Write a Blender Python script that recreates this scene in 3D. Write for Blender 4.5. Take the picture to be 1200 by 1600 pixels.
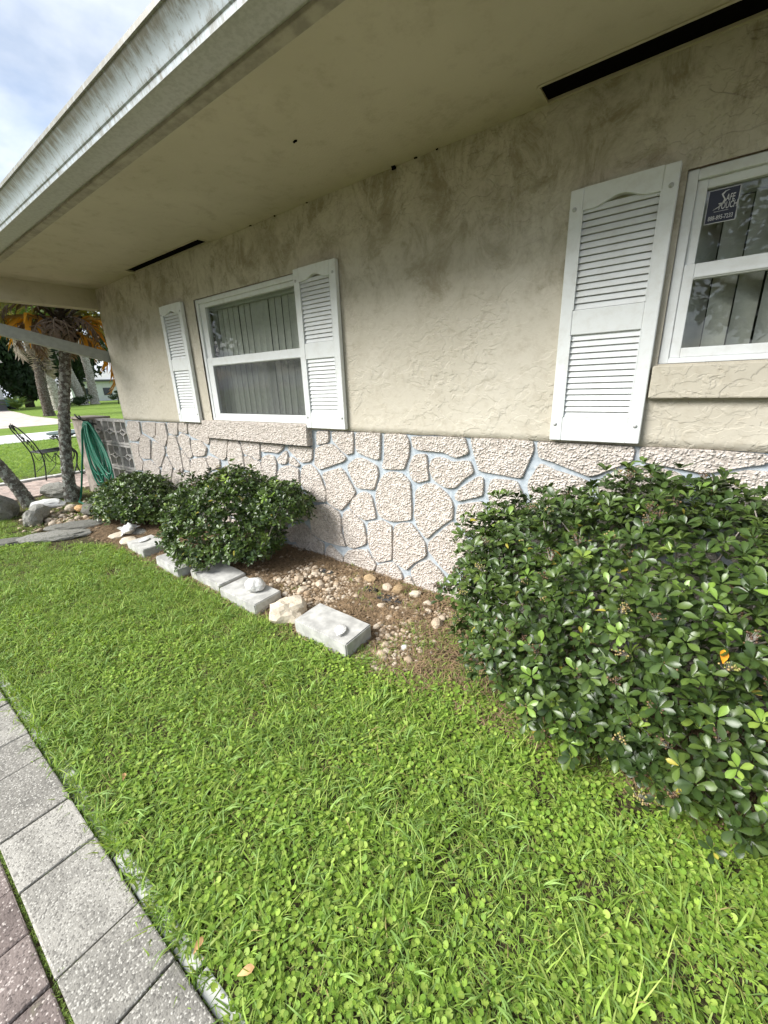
import bpy, bmesh, math, random
import numpy as np
from mathutils import Vector, Matrix, Euler, noise as mnoise

for o in list(bpy.data.objects):
    bpy.data.objects.remove(o, do_unlink=True)
scene = bpy.context.scene
COL = scene.collection
random.seed(11)
RNG = np.random.default_rng(11)
R = math.radians

# ------------------------------------------------------------------ camera
YAW, PITCH, ROLL, FPX = 0.645362, 0.309120, -0.037134, 631.816
CAM = Vector((0.0, -2.09, 1.35))
fw = Vector((-math.sin(YAW) * math.cos(PITCH), math.cos(YAW) * math.cos(PITCH), -math.sin(PITCH)))
rt = Vector((math.cos(YAW), math.sin(YAW), 0))
up = rt.cross(fw)
rt2 = math.cos(ROLL) * rt + math.sin(ROLL) * up
up2 = -math.sin(ROLL) * rt + math.cos(ROLL) * up
cam_data = bpy.data.cameras.new('camera')
cam = bpy.data.objects.new('camera', cam_data)
COL.objects.link(cam)
cam.matrix_world = Matrix(((rt2.x, up2.x, -fw.x, CAM.x), (rt2.y, up2.y, -fw.y, CAM.y), (rt2.z, up2.z, -fw.z, CAM.z), (0, 0, 0, 1)))
cam_data.sensor_fit = 'HORIZONTAL'
cam_data.sensor_width = 36.0
cam_data.lens = FPX / 1200.0 * 36.0
cam_data.clip_start = 0.02
cam_data.clip_end = 900.0
scene.camera = cam

# ------------------------------------------------------------------ sky, sun, exposure
SUN_DIR = Vector((-0.52, -0.78, 0.74)).normalized()        # towards the sun, veiled by thin cloud
SUN_EL = math.asin(SUN_DIR.z)
SUN_AZ = math.atan2(SUN_DIR.x, SUN_DIR.y)
world = bpy.data.worlds.new('World')
scene.world = world
world.use_nodes = True
wn, wl = world.node_tree.nodes, world.node_tree.links
wn.clear()
w_out = wn.new('ShaderNodeOutputWorld')
w_bg = wn.new('ShaderNodeBackground')
w_bg.inputs['Strength'].default_value = 0.115
w_sky = wn.new('ShaderNodeTexSky')
w_sky.sky_type = 'NISHITA'
w_sky.sun_disc = False
w_sky.sun_elevation = SUN_EL
w_sky.sun_rotation = SUN_AZ
w_sky.air_density = 1.0
w_sky.dust_density = 1.5
w_tc = wn.new('ShaderNodeTexCoord')
w_sep = wn.new('ShaderNodeSeparateXYZ')
wl.new(w_tc.outputs['Generated'], w_sep.inputs[0])
w_z = wn.new('ShaderNodeMath'); w_z.operation = 'MAXIMUM'; w_z.inputs[1].default_value = 0.0
wl.new(w_sep.outputs['Z'], w_z.inputs[0])
w_za = wn.new('ShaderNodeMath'); w_za.operation = 'ADD'; w_za.inputs[1].default_value = 0.25
wl.new(w_z.outputs[0], w_za.inputs[0])
w_dx = wn.new('ShaderNodeMath'); w_dx.operation = 'DIVIDE'
w_dy = wn.new('ShaderNodeMath'); w_dy.operation = 'DIVIDE'
wl.new(w_sep.outputs['X'], w_dx.inputs[0]); wl.new(w_za.outputs[0], w_dx.inputs[1])
wl.new(w_sep.outputs['Y'], w_dy.inputs[0]); wl.new(w_za.outputs[0], w_dy.inputs[1])
w_cmb = wn.new('ShaderNodeCombineXYZ')
wl.new(w_dx.outputs[0], w_cmb.inputs['X']); wl.new(w_dy.outputs[0], w_cmb.inputs['Y'])
w_n1 = wn.new('ShaderNodeTexNoise')
w_n1.inputs['Scale'].default_value = 1.9; w_n1.inputs['Detail'].default_value = 7; w_n1.inputs['Roughness'].default_value = 0.56
w_n1.inputs['Distortion'].default_value = 0.35
wl.new(w_cmb.outputs[0], w_n1.inputs['Vector'])
w_r1 = wn.new('ShaderNodeMapRange'); w_r1.interpolation_type = 'SMOOTHSTEP'
w_r1.inputs['From Min'].default_value = 0.34; w_r1.inputs['From Max'].default_value = 0.60
w_r1.inputs['To Min'].default_value = 0.45; w_r1.inputs['To Max'].default_value = 1.0
wl.new(w_n1.outputs['Fac'], w_r1.inputs['Value'])
w_n2 = wn.new('ShaderNodeTexNoise')
w_n2.inputs['Scale'].default_value = 3.4; w_n2.inputs['Detail'].default_value = 5
wl.new(w_cmb.outputs[0], w_n2.inputs['Vector'])
w_cr = wn.new('ShaderNodeValToRGB')
w_cr.color_ramp.elements[0].position = 0.36; w_cr.color_ramp.elements[0].color = (2.75, 3.2, 3.95, 1)
w_cr.color_ramp.elements[1].position = 0.66; w_cr.color_ramp.elements[1].color = (5.3, 5.5, 5.8, 1)
wl.new(w_n2.outputs['Fac'], w_cr.inputs['Fac'])
w_mix = wn.new('ShaderNodeMix'); w_mix.data_type = 'RGBA'
wl.new(w_r1.outputs[0], w_mix.inputs['Factor'])
wl.new(w_sky.outputs[0], w_mix.inputs['A']); wl.new(w_cr.outputs[0], w_mix.inputs['B'])
wl.new(w_mix.outputs['Result'], w_bg.inputs['Color'])
wl.new(w_bg.outputs[0], w_out.inputs['Surface'])

sun_data = bpy.data.lights.new('sun', 'SUN')
sun_data.energy = 3.3
sun_data.angle = R(32)
sun_data.color = (1.0, 0.98, 0.94)
sun = bpy.data.objects.new('sun', sun_data)
COL.objects.link(sun)
sun.rotation_euler = SUN_DIR.to_track_quat('Z', 'Y').to_euler()

scene.view_settings.view_transform = 'Standard'
scene.view_settings.look = 'None'
scene.view_settings.gamma = 1.0
scene.view_settings.use_curve_mapping = False
scene.view_settings.exposure = 1.06
try:
    scene.cycles.max_bounces = 6
    scene.cycles.diffuse_bounces = 3
    scene.cycles.transparent_max_bounces = 12
    scene.cycles.adaptive_threshold = 0.02
    scene.cycles.caustics_reflective = False
    scene.cycles.caustics_refractive = False
except Exception:
    pass

# ------------------------------------------------------------------ tagging and mesh helpers
def tag(o, label=None, cat=None, group=None, kind=None):
    if label: o['label'] = label
    if cat: o['category'] = cat
    if group: o['group'] = group
    if kind: o['kind'] = kind
    return o

def link(o, parent=None):
    COL.objects.link(o)
    if parent is not None: o.parent = parent
    return o

def empty(name, loc=(0, 0, 0), rz=0.0, parent=None):
    o = bpy.data.objects.new(name, None)
    o.empty_display_size = 0.1
    o.location = loc
    o.rotation_euler = (0, 0, rz)
    return link(o, parent)

def mesh(name, verts, faces, m=None, smooth=False):
    me = bpy.data.meshes.new(name)
    me.from_pydata([tuple(v) for v in verts], [], faces)
    if m is not None:
        for q in (m if isinstance(m, (list, tuple)) else [m]): me.materials.append(q)
    if smooth: me.polygons.foreach_set('use_smooth', [True] * len(me.polygons))
    me.update()
    return me

def obj(name, me, parent=None, loc=None, rot=None, scale=None):
    o = bpy.data.objects.new(name, me)
    if loc is not None: o.location = loc
    if rot is not None: o.rotation_euler = rot
    if scale is not None: o.scale = scale if hasattr(scale, '__len__') else (scale,) * 3
    return link(o, parent)

class MB:
    """collects shapes and becomes ONE mesh"""
    def __init__(s): s.v = []; s.f = []; s.mi = []
    def add(s, v, f, mi=0):
        n = len(s.v); s.v += [tuple(q) for q in v]
        s.f += [tuple(i + n for i in q) for q in f]; s.mi += [mi] * len(f)
        return s
    def box(s, a, b, mi=0, M=None, bev=0.0):
        x0, y0, z0 = a; x1, y1, z1 = b
        if bev <= 0:
            v = [(x0, y0, z0), (x1, y0, z0), (x1, y1, z0), (x0, y1, z0), (x0, y0, z1), (x1, y0, z1), (x1, y1, z1), (x0, y1, z1)]
            f = [(0, 3, 2, 1), (4, 5, 6, 7), (0, 1, 5, 4), (1, 2, 6, 5), (2, 3, 7, 6), (3, 0, 4, 7)]
        else:
            v, f = bevel_box(a, b, bev)
        if M is not None: v = [tuple(M @ Vector(q)) for q in v]
        return s.add(v, f, mi)
    def tube(s, pts, rad, n=6, mi=0, cap=True):
        P = [Vector(q) for q in pts]; m = len(P)
        rr = rad if hasattr(rad, '__len__') else [rad] * m
        t0 = (P[1] - P[0]).normalized()
        ref = Vector((0, 0, 1)) if abs(t0.z) < 0.9 else Vector((1, 0, 0))
        u = t0.cross(ref).normalized(); vv = []
        for i in range(m):
            t = (P[min(i + 1, m - 1)] - P[max(i - 1, 0)])
            if t.length < 1e-9: t = t0.copy()
            t.normalize()
            u = (u - t * u.dot(t))
            if u.length < 1e-6: u = t.cross(Vector((0.3, 0.5, 0.8)))
            u.normalize(); w = t.cross(u)
            for k in range(n):
                a = 2 * math.pi * k / n
                vv.append(P[i] + (u * math.cos(a) + w * math.sin(a)) * rr[i])
        ff = []
        for i in range(m - 1):
            for k in range(n):
                a = i * n + k; b = i * n + (k + 1) % n
                ff.append((a, b, b + n, a + n))
        if cap:
            ff.append(tuple(range(n - 1, -1, -1))); ff.append(tuple((m - 1) * n + k for k in range(n)))
        return s.add(vv, ff, mi)
    def prism(s, poly, y0, y1, mi=0):
        """polygon in x,z extruded along y"""
        n = len(poly)
        v = [(p[0], y0, p[1]) for p in poly] + [(p[0], y1, p[1]) for p in poly]
        f = [tuple(range(n)), tuple(range(2 * n - 1, n - 1, -1))] + [(i, i + n, (i + 1) % n + n, (i + 1) % n) for i in range(n)]
        return s.add(v, f, mi)
    def mesh(s, name, m, smooth=False):
        me = mesh(name, s.v, s.f, m, smooth)
        if any(s.mi): me.polygons.foreach_set('material_index', s.mi)
        return me
    def build(s, name, m, parent=None, smooth=False):
        return obj(name, s.mesh(name, m, smooth), parent)

def bevel_box(a, b, r, jit=0.0):
    bm = bmesh.new()
    bmesh.ops.create_cube(bm, size=1.0)
    for v in bm.verts:
        v.co = Vector([(a[i] + b[i]) / 2 + v.co[i] * (b[i] - a[i]) for i in range(3)])
    bmesh.ops.bevel(bm, geom=list(bm.edges), offset=r, segments=2, affect='EDGES', profile=0.5)
    bm.verts.index_update()
    v = [tuple(q.co) for q in bm.verts]; f = [tuple(q.index for q in p.verts) for p in bm.faces]
    bm.free()
    return v, f

def np_mesh(name, V, Fq, m, cols=None, smooth=True):
    """V (n,3), Fq (k,4 or 3) numpy -> mesh, fast"""
    me = bpy.data.meshes.new(name)
    n, k, c = len(V), len(Fq), Fq.shape[1]
    me.vertices.add(n); me.vertices.foreach_set('co', np.ascontiguousarray(V, dtype=np.float32).ravel())
    me.loops.add(k * c); me.loops.foreach_set('vertex_index', np.ascontiguousarray(Fq, dtype=np.int32).ravel())
    me.polygons.add(k); me.polygons.foreach_set('loop_start', np.arange(0, k * c, c, dtype=np.int32))
    if smooth: me.polygons.foreach_set('use_smooth', np.ones(k, dtype=bool))
    me.update(calc_edges=True)
    if cols is not None:
        at = me.color_attributes.new('col', 'FLOAT_COLOR', 'POINT')
        c4 = np.ones((n, 4), dtype=np.float32); c4[:, :3] = cols
        at.data.foreach_set('color', c4.ravel())
    if m is not None:
        for q in (m if isinstance(m, (list, tuple)) else [m]): me.materials.append(q)
    return me

# ------------------------------------------------------------------ material helpers
class NT:
    def __init__(s, name):
        s.m = bpy.data.materials.new(name); s.m.use_nodes = True
        s.n = s.m.node_tree.nodes; s.l = s.m.node_tree.links
        s.b = s.n['Principled BSDF']; s.out = s.n['Material Output']
        s._p = None
    def _set(s, sock, v):
        if isinstance(v, bpy.types.NodeSocket): s.l.new(v, sock)
        elif v is not None:
            if sock.type == 'RGBA' and hasattr(v, '__len__') and len(v) == 3: v = (*v, 1)
            sock.default_value = v
    def pos(s):
        if s._p is None: s._p = s.n.new('ShaderNodeNewGeometry').outputs['Position']
        return s._p
    def objco(s): return s.n.new('ShaderNodeTexCoord').outputs['Object']
    def rand(s): return s.n.new('ShaderNodeObjectInfo').outputs['Random']
    def attr(s, name, out='Color'):
        a = s.n.new('ShaderNodeAttribute'); a.attribute_name = name; return a.outputs[out]
    def noise(s, scale, detail=4, rough=0.5, vec=None, dist=0.0, out='Fac'):
        q = s.n.new('ShaderNodeTexNoise')
        s._set(q.inputs['Vector'], vec if vec is not None else s.pos())
        q.inputs['Scale'].default_value = scale; q.inputs['Detail'].default_value = detail
        q.inputs['Roughness'].default_value = rough; q.inputs['Distortion'].default_value = dist
        return q.outputs[out]
    def vor(s, scale, feature='F1', vec=None, out='Distance', rnd=1.0):
        q = s.n.new('ShaderNodeTexVoronoi'); q.feature = feature
        s._set(q.inputs['Vector'], vec if vec is not None else s.pos())
        q.inputs['Scale'].default_value = scale; q.inputs['Randomness'].default_value = rnd
        return q.outputs[out]
    def mapv(s, vec, scale=(1, 1, 1), loc=(0, 0, 0), rot=(0, 0, 0)):
        q = s.n.new('ShaderNodeMapping'); s._set(q.inputs['Vector'], vec)
        q.inputs['Scale'].default_value = scale; q.inputs['Location'].default_value = loc; q.inputs['Rotation'].default_value = rot
        return q.outputs[0]
    def step(s, v, a, b, lo=0.0, hi=1.0, smooth=True):
        q = s.n.new('ShaderNodeMapRange'); q.interpolation_type = 'SMOOTHSTEP' if smooth else 'LINEAR'
        s._set(q.inputs['Value'], v)
        q.inputs['From Min'].default_value = a; q.inputs['From Max'].default_value = b
        q.inputs['To Min'].default_value = lo; q.inputs['To Max'].default_value = hi
        return q.outputs[0]
    def math(s, op, a, b=None):
        q = s.n.new('ShaderNodeMath'); q.operation = op
        s._set(q.inputs[0], a)
        if b is not None: s._set(q.inputs[1], b)
        return q.outputs[0]
    def mix(s, f, a, b, blend='MIX'):
        q = s.n.new('ShaderNodeMix'); q.data_type = 'RGBA'; q.blend_type = blend
        s._set(q.inputs['Factor'], f); s._set(q.inputs['A'], a); s._set(q.inputs['B'], b)
        return q.outputs['Result']
    def ramp(s, f, stops):
        q = s.n.new('ShaderNodeValToRGB'); s._set(q.inputs['Fac'], f)
        e = q.color_ramp.elements
        while len(e) < len(stops): e.new(0.5)
        for i, (p, c) in enumerate(stops): e[i].position = p; e[i].color = (*c, 1)
        return q.outputs[0]
    def dist(s, c):
        q = s.n.new('ShaderNodeVectorMath'); q.operation = 'DISTANCE'
        s.l.new(s.pos(), q.inputs[0]); q.inputs[1].default_value = c
        return q.outputs['Value']
    def sep(s, v=None):
        q = s.n.new('ShaderNodeSeparateXYZ'); s._set(q.inputs[0], v if v is not None else s.pos()); return q.outputs
    def bump(s, h, strength=0.5, dist=0.01, normal=None):
        q = s.n.new('ShaderNodeBump'); s._set(q.inputs['Height'], h)
        q.inputs['Strength'].default_value = strength; q.inputs['Distance'].default_value = dist
        if normal is not None: s.l.new(normal, q.inputs['Normal'])
        return q.outputs[0]
    def done(s, color=None, rough=0.6, normal=None, metal=None, spec=None, trans=None):
        s._set(s.b.inputs['Base Color'], color); s._set(s.b.inputs['Roughness'], rough)
        if normal is not None: s.l.new(normal, s.b.inputs['Normal'])
        if metal is not None: s._set(s.b.inputs['Metallic'], metal)
        if spec is not None: s._set(s.b.inputs['Specular IOR Level'], spec)
        return s.m

M = {}
def simple(name, c, rough=0.6, var=0.12, scale=30, bump=0.15, bd=0.002, spec=None, metal=None):
    t = NT(name)
    n = t.noise(scale, 5, 0.6)
    col = t.mix(t.step(n, 0.3, 0.7), tuple(q * (1 - var) for q in c), tuple(min(1, q * (1 + var)) for q in c))
    M[name] = t.done(col, rough, t.bump(n, bump, bd), metal, spec)
    return M[name]

def mat_stucco():
    t = NT('stucco')
    warp = t.mapv(t.pos(), (1.0, 1.0, 1.35))
    n1 = t.noise(8.5, 3, 0.5, warp, 0.5)
    isl = t.step(n1, 0.47, 0.515)
    n1b = t.noise(21, 3, 0.5, warp, 0.4)
    isl2 = t.step(n1b, 0.50, 0.56)
    fine = t.noise(140, 3, 0.6)
    mid = t.noise(36, 4, 0.6)
    rough = t.step(t.noise(1.7, 4, 0.6, None, 0.4), 0.40, 0.62, 0.12, 1.0)
    h = t.math('ADD', t.math('MULTIPLY', rough, t.math('ADD', t.math('MULTIPLY', isl, 0.55), t.math('MULTIPLY', isl2, 0.35))), t.math('ADD', t.math('MULTIPLY', mid, 0.22), t.math('MULTIPLY', fine, 0.10)))
    low = t.noise(1.1, 3, 0.5)
    ln = t.math('ABSOLUTE', t.math('SUBTRACT', n1, 0.465))
    crack = t.math('MULTIPLY', t.step(ln, 0.013, 0.003), t.step(t.noise(4.0, 4, 0.6), 0.50, 0.60))
    base = t.mix(t.step(low, 0.35, 0.65), (0.53, 0.49, 0.40), (0.60, 0.56, 0.47))
    base = t.mix(t.math('MULTIPLY', t.step(mid, 0.45, 0.75), 0.35), base, (0.40, 0.35, 0.26))
    # mildew: blotches with a shape of their own
    blot = t.noise(5.5, 9, 0.72, None, 0.5)
    streak = t.noise(4.5, 9, 0.76, t.mapv(t.pos(), (1.25, 1, 0.85)), 0.6)
    msk = None
    for c, r in (((-1.22, 0, 1.95), .42), ((-0.48, 0, 2.24), .30), ((-1.95, 0, 2.2), .40), ((-2.45, 0, 2.24), .36), ((-2.9, 0, 2.25), .34),
                 ((-3.9, 0, 2.22), .50), ((-4.8, 0, 2.0), .60), ((-0.62, 0, 1.75), .22), ((0.3, 0, 2.25), .35), ((-1.55, 0, 2.12), .30), ((-0.85, 0, 2.1), .25)):
        d = t.step(t.dist(c), r, 0.0)
        msk = d if msk is None else t.math('MAXIMUM', msk, d)
    patch = t.step(t.math('ADD', t.math('MULTIPLY', msk, 0.26), blot), 0.60, 0.86)
    speck = t.math('MULTIPLY', t.step(streak, 0.44, 0.64), t.step(t.sep()['Z'], 1.45, 2.3))
    stain = t.math('MAXIMUM', t.math('MULTIPLY', patch, 0.58), t.math('MULTIPLY', speck, 0.70))
    col = t.mix(stain, base, (0.225, 0.185, 0.105))
    lowst = t.math('MULTIPLY', t.step(t.noise(11, 9, 0.78, t.mapv(t.pos(), (1.3, 1, 0.8)), 0.3), 0.60, 0.68), 0.30)
    lowst = t.math('MULTIPLY', lowst, rough)
    col = t.mix(lowst, col, (0.33, 0.28, 0.20))
    col = t.mix(t.math('MULTIPLY', crack, 0.16), col, (0.20, 0.16, 0.10))
    M['stucco'] = t.done(col, 0.92, t.bump(h, 0.50, 0.012), spec=0.2)

def mat_stone():
    t = NT('stone')
    v = t.mapv(t.pos(), (1, 1, 1))
    w = t.noise(22, 3, 0.5, v, 0, 'Color')
    wv = t.n.new('ShaderNodeVectorMath'); wv.operation = 'MULTIPLY_ADD'
    t.l.new(w, wv.inputs[0]); wv.inputs[1].default_value = (0.03, 0.03, 0.03); t.l.new(v, wv.inputs[2])
    a = t.vor(78, 'F1', wv.outputs[0])
    b = t.noise(120, 4, 0.7, v)
    c = t.noise(34, 4, 0.6, v)
    h = t.math('ADD', t.math('MULTIPLY', t.step(a, 0.05, 0.72, 1, 0), 0.75), t.math('ADD', t.math('MULTIPLY', b, 0.45), t.math('MULTIPLY', t.step(c, 0.36, 0.60), 0.5)))
    tone = t.mix(t.rand(), (0.72, 0.655, 0.595), (0.77, 0.71, 0.65))
    pits = t.step(h, 0.45, 0.95)
    col = t.mix(pits, (0.54, 0.48, 0.425), tone)
    dirt = t.math('MULTIPLY', t.step(t.noise(6, 6, 0.6), 0.55, 0.75), 0.22)
    col = t.mix(dirt, col, (0.42, 0.37, 0.30))
    M['stone'] = t.done(col, 0.95, t.bump(h, 0.75, 0.018), spec=0.1)

def mat_mortar():
    t = NT('mortar')
    n = t.noise(45, 5, 0.6); n2 = t.noise(7, 4, 0.5)
    col = t.mix(t.step(n, 0.3, 0.7), (0.34, 0.395, 0.44), (0.49, 0.54, 0.58))
    col = t.mix(t.math('MULTIPLY', t.step(n2, 0.5, 0.7), 0.4), col, (0.40, 0.40, 0.38))
    M['mortar'] = t.done(col, 0.9, t.bump(n, 0.4, 0.006), spec=0.2)

def mat_soffit():
    t = NT('soffit')
    n = t.noise(1.6, 5, 0.6); f = t.noise(90, 4, 0.6); m = t.noise(9, 6, 0.7)
    col = t.mix(t.step(n, 0.3, 0.7), (0.47, 0.425, 0.31), (0.53, 0.48, 0.36))
    sp = t.step(t.noise(13, 9, 0.8), 0.66, 0.73)
    col = t.mix(t.math('MULTIPLY', sp, 0.7), col, (0.16, 0.125, 0.08))
    col = t.mix(t.math('MULTIPLY', t.step(m, 0.48, 0.75), 0.42), col, (0.30, 0.25, 0.17))
    M['soffit'] = t.done(col, 0.9, t.bump(t.math('ADD', f, t.math('MULTIPLY', m, 1.5)), 0.25, 0.006), spec=0.2)

def mat_gutter():
    t = NT('gutter')
    st = t.noise(1.0, 8, 0.75, t.mapv(t.pos(), (34, 9, 9)))
    sp = t.noise(55, 6, 0.7)
    z = t.sep()['Z']
    topb = t.step(z, 2.462, 2.51)
    lowb = t.step(z, 2.452, 2.428)
    face = t.math('MAXIMUM', t.math('MULTIPLY', topb, 1.0), t.math('MULTIPLY', lowb, 0.45))
    grime = t.math('MULTIPLY', t.step(t.math('ADD', t.math('MULTIPLY', face, 0.30), st), 0.50, 0.84), 0.95)
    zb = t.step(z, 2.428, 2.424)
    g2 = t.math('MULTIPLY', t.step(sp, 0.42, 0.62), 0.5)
    base = (0.58, 0.655, 0.705)
    col = t.mix(grime, base, (0.235, 0.22, 0.17))
    spot = t.math('MULTIPLY', t.step(t.noise(60, 7, 0.78, t.mapv(t.pos(), (1, .5, .5))), 0.52, 0.64), 0.60)
    col = t.mix(spot, col, (0.20, 0.19, 0.15))
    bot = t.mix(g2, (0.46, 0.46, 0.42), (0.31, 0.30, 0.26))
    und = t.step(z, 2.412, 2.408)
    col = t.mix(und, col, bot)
    M['gutter'] = t.done(col, 0.42, t.bump(sp, 0.08, 0.002), spec=0.5)

def mat_white():
    t = NT('white_vinyl')
    n = t.noise(18, 6, 0.65); g = t.noise(1.0, 4, 0.6, t.mapv(t.pos(), (180, 180, 12)))
    col = t.mix(t.math('MULTIPLY', t.step(n, 0.42, 0.75), 0.45), (0.76, 0.785, 0.78), (0.58, 0.575, 0.53))
    M['white_vinyl'] = t.done(col, 0.45, t.bump(g, 0.06, 0.002), spec=0.4)

def mat_glass():
    t = NT('window_glass')
    t.n.remove(t.b)
    tr = t.n.new('ShaderNodeBsdfTransparent'); tr.inputs[0].default_value = (0.88, 0.90, 0.885, 1)
    gl = t.n.new('ShaderNodeBsdfGlossy'); gl.inputs['Roughness'].default_value = 0.015; gl.inputs[0].default_value = (1, 1, 1, 1)
    fr = t.n.new('ShaderNodeLayerWeight'); fr.inputs['Blend'].default_value = 0.5
    nz = t.noise(1.7, 2, 0.5); bp = t.bump(nz, 0.05, 0.02)
    t.l.new(bp, gl.inputs['Normal'])
    f2 = t.math('ADD', t.math('MULTIPLY', t.math('POWER', fr.outputs['Facing'], 5.0), 0.9), 0.045)
    dirt = t.n.new('ShaderNodeBsdfDiffuse'); dirt.inputs[0].default_value = (0.5, 0.5, 0.46, 1)
    mx = t.n.new('ShaderNodeMixShader'); t.l.new(f2, mx.inputs[0]); t.l.new(tr.outputs[0], mx.inputs[1]); t.l.new(gl.outputs[0], mx.inputs[2])
    m2 = t.n.new('ShaderNodeMixShader'); t.l.new(t.math('MULTIPLY', t.step(t.noise(14, 6, 0.7), 0.5, 0.8), 0.10), m2.inputs[0])
    t.l.new(mx.outputs[0], m2.inputs[1]); t.l.new(dirt.outputs[0], m2.inputs[2])
    t.l.new(m2.outputs[0], t.out.inputs[0])
    M['window_glass'] = t.m

def mat_leafy(name, rough=0.4, spec=0.5, transl=0.25, tint=(1, 1, 1), hue=0.0, inst=False):
    """colour from the mesh attribute 'col'"""
    t = NT(name)
    c = t.attr('col')
    r = t.rand()
    c = t.mix(1.0, c, t.mix(r, (0.82, 0.84, 0.8), (1.16, 1.12, 1.05)), 'MULTIPLY') if inst else c
    c = t.mix(1.0, c, tint, 'MULTIPLY')
    n = t.noise(160, 3, 0.5)
    t.done(c, rough, t.bump(n, 0.08, 0.002), spec=spec)
    if transl > 0:
        tl = t.n.new('ShaderNodeBsdfTranslucent')
        tc = t.mix(1.0, c, (1.25, 1.2, 0.6), 'MULTIPLY')
        t.l.new(tc, tl.inputs[0])
        mx = t.n.new('ShaderNodeMixShader'); mx.inputs[0].default_value = transl
        t.l.new(t.b.outputs[0], mx.inputs[1]); t.l.new(tl.outputs[0], mx.inputs[2]); t.l.new(mx.outputs[0], t.out.inputs[0])
    M[name] = t.m

def mat_paver(name, a, b, light, amount):
    t = NT(name)
    r = t.rand()
    n = t.noise(12, 5, 0.6); g = t.vor(230, 'F1', None, 'Color'); gd = t.vor(230, 'F1')
    gs = t.sep(g)[0]
    base = t.mix(r, a, b)
    base = t.mix(t.math('MULTIPLY', t.step(n, 0.42, 0.68), 0.5), base, tuple(q * 0.6 for q in a))
    n4 = t.noise(5, 6, 0.7, None, 0.3)
    base = t.mix(t.math('MULTIPLY', t.step(n4, 0.50, 0.70), 0.55), base, tuple(q * 0.55 for q in a))
    base = t.mix(t.math('MULTIPLY', t.step(t.noise(9, 7, 0.75), 0.60, 0.72), 0.35), base, (0.16, 0.17, 0.09))
    sp = t.math('MULTIPLY', t.step(gs, 1 - amount, 1 - amount + 0.08), t.step(gd, 0.75, 0.45))
    col = t.mix(sp, base, light)
    dk = t.math('MULTIPLY', t.step(gs, 0.22, 0.12), 0.6)
    col = t.mix(dk, col, tuple(q * 0.4 for q in a))
    h = t.math('SUBTRACT', t.noise(60, 4, 0.6), t.math('MULTIPLY', gd, 0.6))
    M[name] = t.done(col, 0.85, t.bump(h, 0.4, 0.004), spec=0.3)

def mat_ground():
    t = NT('ground')
    x = t.sep()['X']
    n = t.noise(11, 7, 0.65); big = t.noise(0.6, 4, 0.6); f = t.noise(80, 4, 0.6)
    soil = t.mix(t.step(n, 0.3, 0.7), (0.055, 0.045, 0.026), (0.11, 0.085, 0.05))
    soil = t.mix(t.math('MULTIPLY', t.step(f, 0.45, 0.65), 0.5), soil, (0.10, 0.125, 0.03))
    lawn = t.mix(t.step(f, 0.3, 0.7), (0.10, 0.165, 0.022), (0.20, 0.30, 0.05))
    lawn = t.mix(t.math('MULTIPLY', t.step(big, 0.4, 0.7), 0.4), lawn, (0.24, 0.31, 0.07))
    col = t.mix(t.step(x, -8.5, -10.0), soil, lawn)
    M['ground'] = t.done(col, 0.95, t.bump(t.math('ADD', n, f), 0.6, 0.03), spec=0.15)

def mat_mulch():
    t = NT('mulch')
    n = t.noise(40, 6, 0.7); v = t.noise(14, 6, 0.7)
    col = t.ramp(n, [(0.25, (0.05, 0.036, 0.024)), (0.5, (0.125, 0.088, 0.055)), (0.75, (0.26, 0.20, 0.13))])
    col = t.mix(t.math('MULTIPLY', t.step(v, 0.5, 0.7), 0.5), col, (0.19, 0.135, 0.08))
    M['mulch'] = t.done(col, 0.95, t.bump(t.math('ADD', n, v), 0.8, 0.02), spec=0.1)

def mat_rock(name, a, b, c2, scale=18, inst=True):
    t = NT(name)
    v = t.objco(); r = t.rand()
    n = t.noise(scale, 6, 0.65, v); n2 = t.noise(scale * 3.5, 5, 0.7, v)
    col = t.mix(r, a, b) if inst else t.mix(t.step(n, 0.3, 0.7), a, b)
    col = t.mix(t.math('MULTIPLY', t.step(n, 0.48, 0.66), 0.75), col, c2)
    M[name] = t.done(col, 0.85, t.bump(t.math('ADD', n, n2), 0.5, 0.01), spec=0.3)

def mat_bark(name, a, b, lich, scale=20):
    t = NT(name)
    n = t.noise(scale, 6, 0.7, t.mapv(t.pos(), (1, 1, 1.6))); n2 = t.noise(scale * 1.4, 6, 0.75)
    col = t.mix(t.step(n, 0.35, 0.65), a, b)
    col = t.mix(t.math('MULTIPLY', t.step(n2, 0.50, 0.56), 0.9), col, lich)
    M[name] = t.done(col, 0.95, t.bump(n, 0.9, 0.03), spec=0.1)

def mat_far_lawn_strip(name, a, b, scale=14):
    t = NT(name)
    n = t.noise(scale, 6, 0.65); f = t.noise(scale * 8, 3, 0.6)
    col = t.mix(t.step(n, 0.3, 0.7), a, b)
    M[name] = t.done(col, 0.9, t.bump(f, 0.3, 0.004), spec=0.2)

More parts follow.
